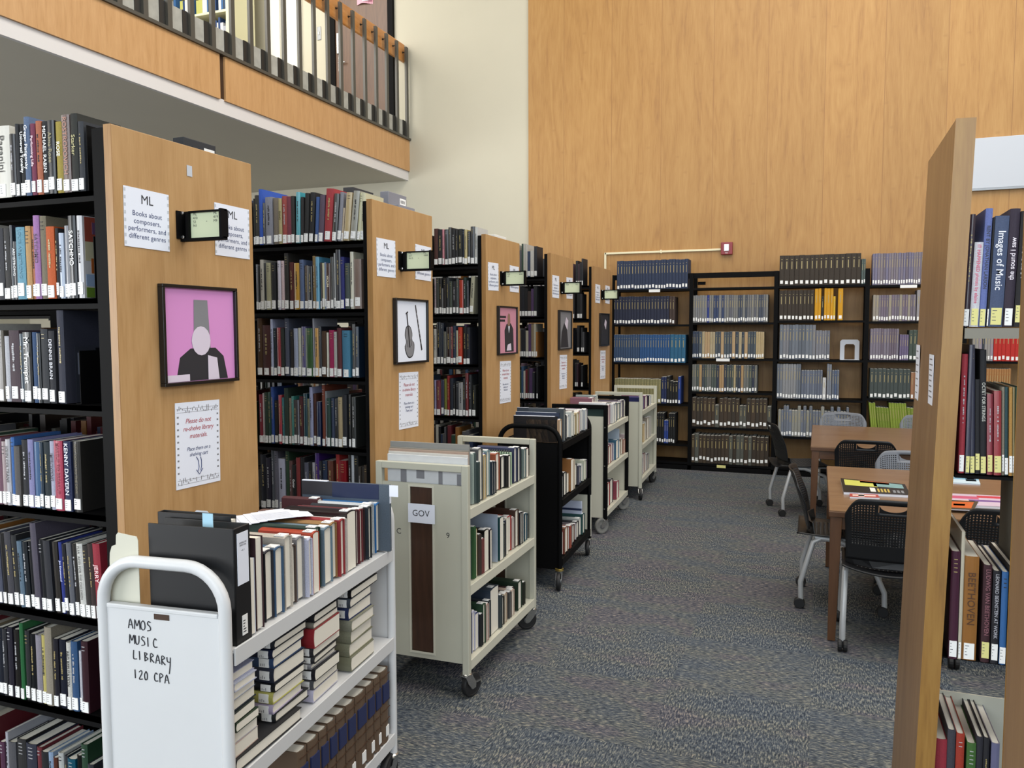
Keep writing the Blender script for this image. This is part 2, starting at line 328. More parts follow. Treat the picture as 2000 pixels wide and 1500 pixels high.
def books_row(name,Y,z,L,where,anchor_from_right=True,depth=.17,yl=False,group=None,tag_words=''):
    n=len(L)
    for i,(x,w,h,col,title,tc,lean) in enumerate(L):
        k=(n-1-i) if anchor_from_right else i
        lb='%s %s book, %s from %s'%(size_word(w,h),cname(col),ORD[k],where)
        up=title.startswith('the sound'); d=depth*(1.25 if h>.26 else .9+.3*rnd.random())
        off=rnd.random()*.006
        M=T((x,Y+off,z+max(0,w*lean)))@RY(lean)
        bk=make_book(M,w,d,h,col,lb,group,title=title,tcol=tc or 'dddddd',yl=yl and i!=0 and rnd.random()<.8,up=up,lh=(.034+.008*rnd.random()) if not yl else .046,lz=.003+.010*rnd.random()**2,lab=not(lean==0 and w<.0052),lw=min(w*(.70+.22*rnd.random()),.026))
        if name=='r1s2' and i==n-1: cover_art(bk,w,d,h,[(.0,1,.62,1,'a04c3c'),(.0,1,.45,.7,'c8c0a0'),(.15,.9,.3,.5,'b0602c'),(0,1,.14,.3,'9ab0d0'),(0,1,0,.14,'6c8c34'),(.2,.7,.78,.94,'6c4c6c')])
        if name=='r1s3' and i==n-1: cover_art(bk,w,d,h,[(.15,1,0,.62,'3c3e48'),(.2,.6,.3,.55,'8c90a0'),(.3,.8,.08,.28,'707480'),(.55,.8,.35,.6,'14161c'),(.7,.95,.05,.4,'888c9c')])
def stuff_books(m,cols,x0,x1,Y,z,dirn=1,hmin=.19,hmax=.27,palette=None,fill=.95,label=True,wmin=.012,wmax=.032):
    palette=palette or ['1b1c20','22242c','3a2c28','6a2028','8c3a34','b8b2a0','c8c4b8','2c3c5c','3c5a7c','5c5c60','8a7a60','2f4a3a','14151a','26282c','a06a30','d0ccc4','503860']
    x=x0
    while x<x1:
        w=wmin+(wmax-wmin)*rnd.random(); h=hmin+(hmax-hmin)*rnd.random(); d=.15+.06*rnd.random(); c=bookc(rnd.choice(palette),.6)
        if rnd.random()<fill:
            a=Y if dirn>0 else Y-d; b=Y+d if dirn>0 else Y
            n=len(m.f); m.box(x,x+w-.001,a,b,z,z+h); cols+= [c]*6
            cols[n+1]=hexc('a8a294')
            if label:
                yy=(a-.0006,a+.001) if dirn>0 else (b-.001,b+.0006)
                m.box(x+.002,x+w-.003,yy[0],yy[1],z+.008,z+.048); cols+=[hexc('c8c8c6')]*6
        x+=w
def build_colored(m,cols,name,material='books_mix'):
    o=m.build(name,material); me=o.data
    at=me.color_attributes.new('Col','FLOAT_COLOR','CORNER'); buf=[]
    for p,c in zip(me.polygons,cols): buf+=list(c)*p.loop_total
    at.data.foreach_set('color',buf); return o

# ---- measured data: x, width, height, colour, title, title colour, lean
BOOKS={"r1s1":[[-2.5123,0.0688,0.228,"e9e6dc","Paganini","222222",0],
[-2.4424,0.0248,0.199,"1d1c20","","",0],
[-2.417,0.0148,0.229,"26272b","","",0],
[-2.4016,0.0232,0.227,"17181c","Universal Tonality","ffffff",0],
[-2.3778,0.0238,0.247,"5b6f8f","Gregor Piatigorsky","f0f0f0",0],
[-2.3529,0.0204,0.224,"7d3550","Performing Life","e8d0d8",0],
[-2.3278,0.0235,0.23,"b5694a","","",0],
[-2.303,0.0265,0.227,"15181d","MICHAEL RABIN","e0e0e0",0],
[-2.2745,0.0284,0.226,"2a2c30","Alma Rose","8c8460",0],
[-2.2442,0.0255,0.22,"a8953f","ROSE","fffff0",0],
[-2.2163,0.0325,0.238,"7b6a66","ROSTROPOVICH","a87868",0],
[-2.1806,0.0281,0.239,"22241f","Starker","b0a878",0],
[-2.1518,0.0231,0.213,"30333a","","",0]],"r1s2":[[-2.5275,0.0342,0.232,"3a3a40","","",0],
[-2.4915,0.0254,0.231,"3b3938","","",0],
[-2.4655,0.0107,0.24,"2c3038","","",0],
[-2.4542,0.0195,0.187,"15151a","ARMSTRONG","dddddd",0],
[-2.4332,0.0385,0.231,"6fa3b8","LOUIS ARMSTRONG","4a7c92",0],
[-2.3921,0.0231,0.233,"c69b66","","",0],
[-2.368,0.012,0.232,"c07a58","","",0],
[-2.3547,0.026,0.265,"a878b0","SATCHMO","30203a",0],
[-2.3273,0.0266,0.262,"7d7460","","",0],
[-2.2989,0.0348,0.227,"c4581f","","",0],
[-2.2624,0.0124,0.221,"1d1d22","","",0],
[-2.2486,0.0199,0.205,"b8c4d8","","",0],
[-2.2266,0.0213,0.227,"8d8d92","","",0],
[-2.2028,0.0305,0.256,"15181f","SATCHMO","ffffff",0],
[-2.1698,0.0225,0.255,"d5d3d6","","",0]],"r1s3":[[-2.5521,0.0384,0.235,"5c564e","","",0],
[-2.5118,0.0203,0.216,"c8c8cf","","",0],
[-2.4899,0.0449,0.235,"4a3a42","","",0],
[-2.4438,0.019,0.224,"3a4a58","","",0],
[-2.4226,0.038,0.229,"0f141a","Mr. Trumpet","ffffff",0],
[-2.3831,0.0199,0.229,"36527a","","",0],
[-2.3611,0.0155,0.225,"15181c","","",0],
[-2.344,0.0293,0.239,"33353a","","",0],
[-2.312,0.0258,0.233,"22232b","DENNIS BRAIN","d0d0d8",0],
[-2.2751,0.0291,0.298,"2e3040","","",0]],"r1s4":[[-2.5693,0.0215,0.224,"7a5566","","",0],
[-2.5472,0.0197,0.213,"b9a7a8","","",0],
[-2.526,0.0202,0.222,"c9c7cc","JOHN COLTRANE","202020",0],
[-2.5035,0.0161,0.229,"3c6cb0","","",0],
[-2.4861,0.0253,0.201,"5a5654","","",0],
[-2.4553,0.029,0.223,"1a1b22","","",0],
[-2.424,0.0239,0.226,"8c8ab8","","",0],
[-2.3985,0.0244,0.219,"4a6c95","","",0],
[-2.3719,0.0139,0.219,"2a3a4a","","",0],
[-2.3555,0.0279,0.221,"12232b","","",0],
[-2.3254,0.0201,0.225,"b4b6cc","IMPROVISING","303040",0],
[-2.3037,0.0363,0.228,"b8455e","MAKEUP TO BREAKUP","7c2038",0],
[-2.2621,0.0306,0.228,"14234d","KENNY DAVERN","e0e0e8",0],
[-2.2253,0.0325,0.229,"2d2b29","WAY DOWN TO THE DEVIL","6a6048",0]],"r1s5":[[-2.5965,0.0264,0.247,"54586a","","",-0.05],
[-2.5671,0.0189,0.242,"1f1c1c","","",-0.05],
[-2.5452,0.0298,0.25,"37363f","","",-0.05],
[-2.509,0.0234,0.242,"121519","","",-0.05],
[-2.4827,0.0208,0.224,"5a7286","","",-0.05],
[-2.4598,0.0226,0.224,"1d2228","","",-0.05],
[-2.4348,0.0154,0.226,"15151a","","",-0.05],
[-2.4174,0.0261,0.29,"4d4757","","",-0.05],
[-2.386,0.0212,0.238,"14161b","","",-0.05],
[-2.3629,0.0293,0.237,"1b1d28","","",-0.05],
[-2.3215,0.0222,0.237,"2f2a26","","",-0.05],
[-2.2977,0.0144,0.236,"1b2f8a","Jim Drummond","d0d8ff",-0.05],
[-2.2814,0.0161,0.232,"1c1c24","","",-0.05],
[-2.2571,0.0209,0.24,"5b5d66","","",-0.05],
[-2.2347,0.0186,0.238,"2f2b28","","",-0.05],
[-2.2146,0.0251,0.24,"d9d8d2","FLEA  ACID FOR THE CHILDREN","505050",-0.05],
[-2.1876,0.0201,0.236,"2c2623","","",-0.05],
[-2.1656,0.0213,0.245,"2e1a18","","",-0.05],
[-2.1429,0.0298,0.247,"9c1f33","JERRY","f0d0d0",-0.05]],"r1s6":[[-2.6085,0.0229,0.234,"191d2a","","",0],
[-2.5832,0.0192,0.234,"16161f","","",0],
[-2.5616,0.0244,0.242,"2a2733","","",0],
[-2.5294,0.0249,0.238,"1a1815","","",0],
[-2.4993,0.017,0.265,"2d6b3f","","",0],
[-2.4806,0.0211,0.24,"101216","","",0],
[-2.4554,0.0238,0.232,"0d0f14","","",0],
[-2.4293,0.0253,0.232,"8b8692","","",0],
[-2.4027,0.0186,0.235,"cdbf72","","",0],
[-2.3821,0.0311,0.267,"8f8676","","",0],
[-2.348,0.0231,0.231,"211f28","","",0],
[-2.3209,0.0289,0.232,"151a2a","","",0],
[-2.287,0.0191,0.227,"d4d2cb","BAD REPUTATION","101010",0],
[-2.2657,0.0275,0.234,"1b4a78","","",0],
[-2.2356,0.0116,0.204,"c8c8d0","","",0],
[-2.2224,0.0295,0.24,"3a1e26","","",0]],"r1s7":[[-2.6181,0.0221,0.16,"5a3a50","","",0],
[-2.5886,0.0119,0.199,"b8b8c0","","",0],
[-2.5759,0.0352,0.169,"4a4a50","","",0],
[-2.5366,0.0407,0.185,"121214","","",0],
[-2.4935,0.0474,0.177,"151c33","","",0],
[-2.4448,0.0214,0.171,"6b1a26","","",0],
[-2.4226,0.0309,0.161,"2c2d30","","",0],
[-2.3896,0.0207,0.166,"8ba2c0","","",0],
[-2.3666,0.0178,0.151,"5c3326","","",0],
[-2.343,0.0233,0.173,"b5b7b5","","",0],
[-2.3184,0.0134,0.164,"22242c","","",0],
[-2.3008,0.034,0.161,"15546a","","",0],
[-2.2628,0.0186,0.177,"131313","","",0],
[-2.2388,0.027,0.221,"0d3b1f","","",0],
[-2.211,0.0251,0.159,"20222c","","",0]],"r2s1":[[-2.6958,0.0078,0.234,"2a2a28","","",0],
[-2.6875,0.0252,0.25,"33312a","","",0],
[-2.661,0.022,0.278,"2a56b8","","",0],
[-2.6369,0.0129,0.209,"201d22","","",0],
[-2.6218,0.0428,0.236,"8b8c98","","",0],
[-2.5747,0.0302,0.23,"7d7264","","",0],
[-2.5421,0.0197,0.226,"b3a678","PIANO","303020",0],
[-2.5207,0.0277,0.236,"a34a44","","",0],
[-2.4913,0.0239,0.232,"7c3442","","",0],
[-2.4667,0.0202,0.233,"22201c","","",0],
[-2.4423,0.0241,0.25,"46a3b0","","",0.02],
[-2.4129,0.0164,0.224,"1d1a1c","","",0.02],
[-2.3949,0.0235,0.242,"1b1b1b","","",0.05],
[-2.3683,0.0273,0.244,"18191c","","",0.06],
[-2.3343,0.0193,0.22,"3a5a94","","",0.06],
[-2.3101,0.0277,0.228,"5a4a5c","","",0.07],
[-2.2782,0.0416,0.255,"a8343a","","",0.08],
[-2.2332,0.0263,0.229,"2a2a28","","",0.09],
[-2.2052,0.021,0.235,"8c8c96","","",0.09],
[-2.183,0.0091,0.16,"c9b8a0","","",0.09],
[-2.1691,0.0315,0.231,"bda77a","","",0.1],
[-2.1318,0.0337,0.236,"9c9b90","","",0.11],
[-2.0948,0.0188,0.226,"cdc9a0","","",0.1],
[-2.073,0.0208,0.223,"d4d0b0","","",0.05]],"r2s2":[[-2.6923,0.012,0.232,"8a8d95","","",0],
[-2.6789,0.0139,0.222,"1c2024","","",0],
[-2.6637,0.0214,0.254,"cbc7bc","","",0],
[-2.641,0.0126,0.236,"1b1b1a","","",0],
[-2.6258,0.0276,0.237,"b9b593","","",0],
[-2.5939,0.0256,0.238,"202126","","",0],
[-2.5576,0.0191,0.246,"dcd8e6","","",0],
[-2.5371,0.0191,0.245,"e0c8cc","","",0],
[-2.5156,0.0234,0.282,"2b2926","","",0],
[-2.4886,0.0259,0.236,"5a221e","","",0],
[-2.4567,0.0294,0.23,"d2a13f","","",0],
[-2.4238,0.0238,0.246,"5d6f95","","",0],
[-2.3973,0.02,0.217,"5e4f42","","",0],
[-2.3748,0.0228,0.213,"20242c","","",0],
[-2.3478,0.0163,0.262,"8c7448","","",0],
[-2.3299,0.0191,0.257,"5ea5c8","","",0],
[-2.3059,0.0076,0.229,"3a2a22","","",0],
[-2.2952,0.0129,0.226,"d5cfa8","","",0],
[-2.28,0.0083,0.23,"6f84a8","","",0],
[-2.2704,0.0227,0.223,"4a2a1a","VIOLIN","fff0d0",0],
[-2.2453,0.0177,0.254,"302c24","","",0],
[-2.2252,0.0082,0.272,"9a9c9c","","",0],
[-2.2154,0.0253,0.288,"232430","","",0],
[-2.1884,0.0203,0.252,"252a72","","",0],
[-2.165,0.0265,0.221,"4a5452","","",0],
[-2.1352,0.0191,0.275,"d6d2bc","","",0],
[-2.1121,0.0406,0.239,"8a766c","","",0]],"r2s3":[[-2.6906,0.0289,0.293,"4d3216","","",0],
[-2.6589,0.0465,0.257,"4a2220","","",0],
[-2.6095,0.0145,0.288,"b9c0e0","","",0],
[-2.5929,0.0197,0.242,"15222c","","",0],
[-2.5718,0.0219,0.245,"b0444a","","",0],
[-2.5485,0.0199,0.243,"232a24","","",0],
[-2.5243,0.0243,0.291,"4f5568","","",0],
[-2.4912,0.0183,0.235,"1d1515","","",0],
[-2.4705,0.0241,0.241,"a9b2cc","","",0],
[-2.444,0.0163,0.243,"c9cbbc","","",0],
[-2.4227,0.0231,0.25,"5b5482","","",0],
[-2.3971,0.0404,0.242,"3d6038","","",0],
[-2.3554,0.0084,0.29,"9a9ca8","","",0],
[-2.3449,0.0203,0.242,"d09a3a","","",0],
[-2.3218,0.0145,0.25,"22252e","","",0],
[-2.3032,0.0237,0.227,"4a301c","","",0],
[-2.2774,0.0101,0.22,"dcdccc","","",0],
[-2.2621,0.0267,0.232,"a81e58","","",0],
[-2.2319,0.0164,0.224,"a3a39c","","",0],
[-2.2125,0.024,0.242,"5a2229","","",0],
[-2.1844,0.0431,0.23,"4480a0","","",0],
[-2.1296,0.0178,0.261,"2d2a28","","",0],
[-2.1088,0.0177,0.248,"1f3044","","",0]],"r2s4":[[-2.6912,0.0225,0.25,"8a2334","","",0],
[-2.6674,0.0094,0.257,"c5b5b5","","",0],
[-2.6559,0.0208,0.262,"1f3524","","",0],
[-2.6337,0.0146,0.264,"23483c","","",0],
[-2.6165,0.0165,0.29,"2c4f9a","","",0],
[-2.5957,0.021,0.221,"16110f","","",0],
[-2.5692,0.0182,0.25,"b8424e","","",0],
[-2.5485,0.0125,0.238,"3f7a80","","",0],
[-2.5334,0.023,0.287,"22352a","","",0],
[-2.5084,0.0136,0.236,"8c7a66","","",0],
[-2.4923,0.0132,0.246,"3f8a80","","",0],
[-2.4778,0.0202,0.228,"403a3a","","",0],
[-2.4563,0.0079,0.228,"8a8c98","","",0],
[-2.4452,0.0208,0.247,"4c161c","","",0],
[-2.4209,0.0222,0.262,"1a4450","","",0],
[-2.3963,0.0122,0.236,"8c8a6c","","",0],
[-2.3806,0.0176,0.295,"9a9fc0","","",0],
[-2.3609,0.0154,0.263,"4a2418","","",0],
[-2.3391,0.0222,0.224,"14244a","","",0],
[-2.3091,0.0156,0.307,"7c3a26","","",0],
[-2.2911,0.0066,0.276,"8a8f94","","",0],
[-2.2803,0.0198,0.242,"22403a","","",0],
[-2.257,0.0172,0.243,"34405a","","",0],
[-2.2364,0.0172,0.241,"0f1012","","",0],
[-2.2161,0.0242,0.249,"b3a17c","","",0],
[-2.1896,0.0241,0.262,"1c1e26","","",0],
[-2.1544,0.0117,0.264,"1f1f1f","","",0],
[-2.1386,0.0221,0.252,"2d2f2e","","",0]],"r2s5":[[-2.6901,0.0331,0.282,"0f1322","","",0],
[-2.6555,0.0293,0.267,"201c30","","",0],
[-2.6219,0.0185,0.321,"5a5f68","","",0],
[-2.6024,0.0224,0.305,"6b6a78","","",0],
[-2.5791,0.0391,0.266,"c8cae0","","",0],
[-2.5363,0.022,0.307,"2c4a32","","",0],
[-2.5135,0.0182,0.258,"6b4a48","","",0],
[-2.4944,0.0225,0.239,"0d0d10","Guitar","ffffff",0],
[-2.4695,0.0232,0.277,"8a3030","","",0],
[-2.4444,0.024,0.28,"16151c","","",0],
[-2.4192,0.0239,0.254,"5a5c6e","","",0],
[-2.3926,0.0144,0.258,"14141a","","",0],
[-2.3764,0.0173,0.257,"b9b8c0","","",0],
[-2.3565,0.024,0.307,"4a2a7c","","",0],
[-2.3307,0.0142,0.268,"20222c","","",0],
[-2.3138,0.0268,0.27,"1c2f4e","","",0],
[-2.2843,0.0308,0.271,"6b4034","","",0],
[-2.2354,0.0202,0.315,"a0231f","","",0],
[-2.2146,0.0399,0.277,"8c1420","","",0],
[-2.1653,0.0199,0.31,"0c0c0c","","",0],
[-2.144,0.0141,0.311,"c5cad2","","",0],
[-2.1285,0.0234,0.312,"0b0b0d","","",0],
[-2.1043,0.0148,0.253,"3a322a","","",0],
[-2.0881,0.014,0.254,"2a2420","","",0],
[-2.0726,0.0196,0.262,"40301f","","",0]],"r3s1":[[-2.4234,0.0274,0.242,"4a241c","","",0],
[-2.3945,0.0297,0.236,"17181b","","",0],
[-2.3628,0.0133,0.235,"d08a94","","",0],
[-2.3475,0.0266,0.234,"1c1e22","","",0],
[-2.3188,0.0218,0.246,"33302a","","",0],
[-2.295,0.0264,0.238,"1b1b1e","","",0],
[-2.2666,0.0145,0.229,"2a2a2c","","",0],
[-2.2477,0.0286,0.232,"1c1f1c","","",0],
[-2.217,0.013,0.229,"1b2638","","",0],
[-2.202,0.0195,0.226,"bfae74","","",0],
[-2.18,0.0195,0.214,"20242a","","",0],
[-2.1566,0.0264,0.244,"2a2b30","","",0],
[-2.1282,0.0203,0.239,"d0d0cc","","",0]],"r3s2":[[-2.4268,0.0139,0.243,"b8a8b0","","",0],
[-2.4118,0.0192,0.243,"3c403c","","",0],
[-2.3905,0.0187,0.242,"2a2a2a","","",0],
[-2.3707,0.0105,0.173,"6a6a6a","","",0],
[-2.3592,0.0186,0.241,"1a1414","","",0],
[-2.3385,0.0195,0.245,"34383c","","",0],
[-2.316,0.0209,0.219,"2f3a24","","",0],
[-2.2897,0.0232,0.218,"1c1c24","","",0],
[-2.2645,0.0193,0.235,"2a3430","","",0],
[-2.2422,0.0278,0.225,"b83820","","",0],
[-2.2115,0.0182,0.242,"1f3430","","",0],
[-2.1917,0.0173,0.22,"222630","","",0],
[-2.1706,0.0266,0.247,"bdb9a0","","",0.06]],"r3s3":[[-2.434,0.0203,0.237,"bdbab2","","",0],
[-2.4115,0.0258,0.282,"101622","","",0],
[-2.384,0.0224,0.277,"0f1a2c","","",0],
[-2.3593,0.0173,0.219,"6f7068","","",0],
[-2.3387,0.0289,0.249,"33221f","","",0],
[-2.307,0.0149,0.252,"7c1a24","","",0],
[-2.2904,0.0193,0.257,"24344c","","",0],
[-2.2693,0.0165,0.227,"b8b49a","","",0],
[-2.2517,0.0269,0.247,"c03a1e","","",0],
[-2.2165,0.0224,0.251,"14181a","","",0],
[-2.1913,0.0229,0.246,"1c1f2c","","",0]],"r3s4":[[-2.432,0.0124,0.238,"9a94b8","","",0],
[-2.4179,0.0304,0.236,"7c3844","","",0],
[-2.384,0.0219,0.239,"2c3050","","",0],
[-2.3598,0.019,0.249,"7d8030","","",0],
[-2.338,0.0178,0.27,"8c1a18","","",0],
[-2.3156,0.0228,0.253,"152030","","",0],
[-2.2917,0.0133,0.22,"1a1a1a","","",0],
[-2.275,0.0232,0.231,"1f2024","","",0],
[-2.2501,0.0298,0.226,"9a9a9a","","",0],
[-2.2186,0.0148,0.254,"22282c","","",0],
[-2.2015,0.0214,0.29,"701418","","",0],
[-2.1774,0.0191,0.28,"20242a","","",0],
[-2.1539,0.0239,0.211,"1c201c","","",0]],"rrs1":[[0.3728,0.0146,0.309,"3a2c38","","",0.027],
[0.3889,0.0213,0.232,"dcdce4","IT HAPPENED photos by elaine","c04a6a",0.027],
[0.4112,0.0168,0.323,"6b7ab8","RENT BY JONATHAN LARSON","1c2238",0.027],
[0.4302,0.0041,0.298,"15151c","","",0.027],
[0.4353,0.0331,0.301,"4a5878","Images of Music","e0e0e8",0.027],
[0.4698,0.0238,0.319,"33283a","the sound i saw","e0d8e0",0.027],
[0.495,0.0187,0.311,"17171b","","",0.027],
[0.5154,0.0174,0.293,"6a6a72","","",0.027]],"rrs2":[[0.3745,0.0146,0.335,"a83240","","",0.0],
[0.3912,0.0109,0.361,"3a3c50","","",0.0],
[0.4033,0.0124,0.361,"33364a","","",-0.03],
[0.4169,0.0108,0.265,"14151c","","",-0.03],
[0.4289,0.015,0.347,"15161c","OCTET FOR STRINGS","b0b0a8",-0.03],
[0.4454,0.0143,0.225,"94404c","","",-0.03],
[0.4618,0.0172,0.234,"a03840","","",-0.03],
[0.481,0.0068,0.245,"8a8474","","",-0.03],
[0.4887,0.0079,0.245,"2a4a50","","",-0.03],
[0.4981,0.0073,0.245,"b88a44","","",-0.03],
[0.5066,0.0053,0.245,"9a8a60","","",-0.03],
[0.5131,0.0099,0.246,"2c4c3c","","",-0.03],
[0.5241,0.0075,0.244,"2c4c3c","","",-0.03]],"rrs3":[[0.365,0.0222,0.311,"4a2438","","",0.0],
[0.3893,0.0086,0.368,"c9c2ae","","",0.0],
[0.3989,0.0363,0.299,"9c6a34","BEETHOVEN","4a2c14",0.0],
[0.4467,0.0207,0.279,"3a1620","LUDWIG VAN BEETHOVEN","7c5058",0.0],
[0.4704,0.0182,0.265,"14141e","LEONARD BERNSTEIN AT WORK","a0a0a8",0.0],
[0.4915,0.0157,0.264,"3a6ca8","","",0.0],
[0.5102,0.0156,0.279,"14141a","","",0.0]],"rrs4":[[0.3407,0.0301,0.319,"9a2838","MY","d8a8a0",0.0],
[0.3715,0.0202,0.352,"3c3c46","","",0.0],
[0.3936,0.021,0.345,"a83420","","",0.0],
[0.4209,0.0232,0.322,"3f6a2c","","",0.0],
[0.4451,0.0164,0.343,"23232e","","",0.0],
[0.4632,0.0144,0.343,"1a1a22","","",0.0],
[0.4825,0.0204,0.331,"6f7090","","",0.0]]}
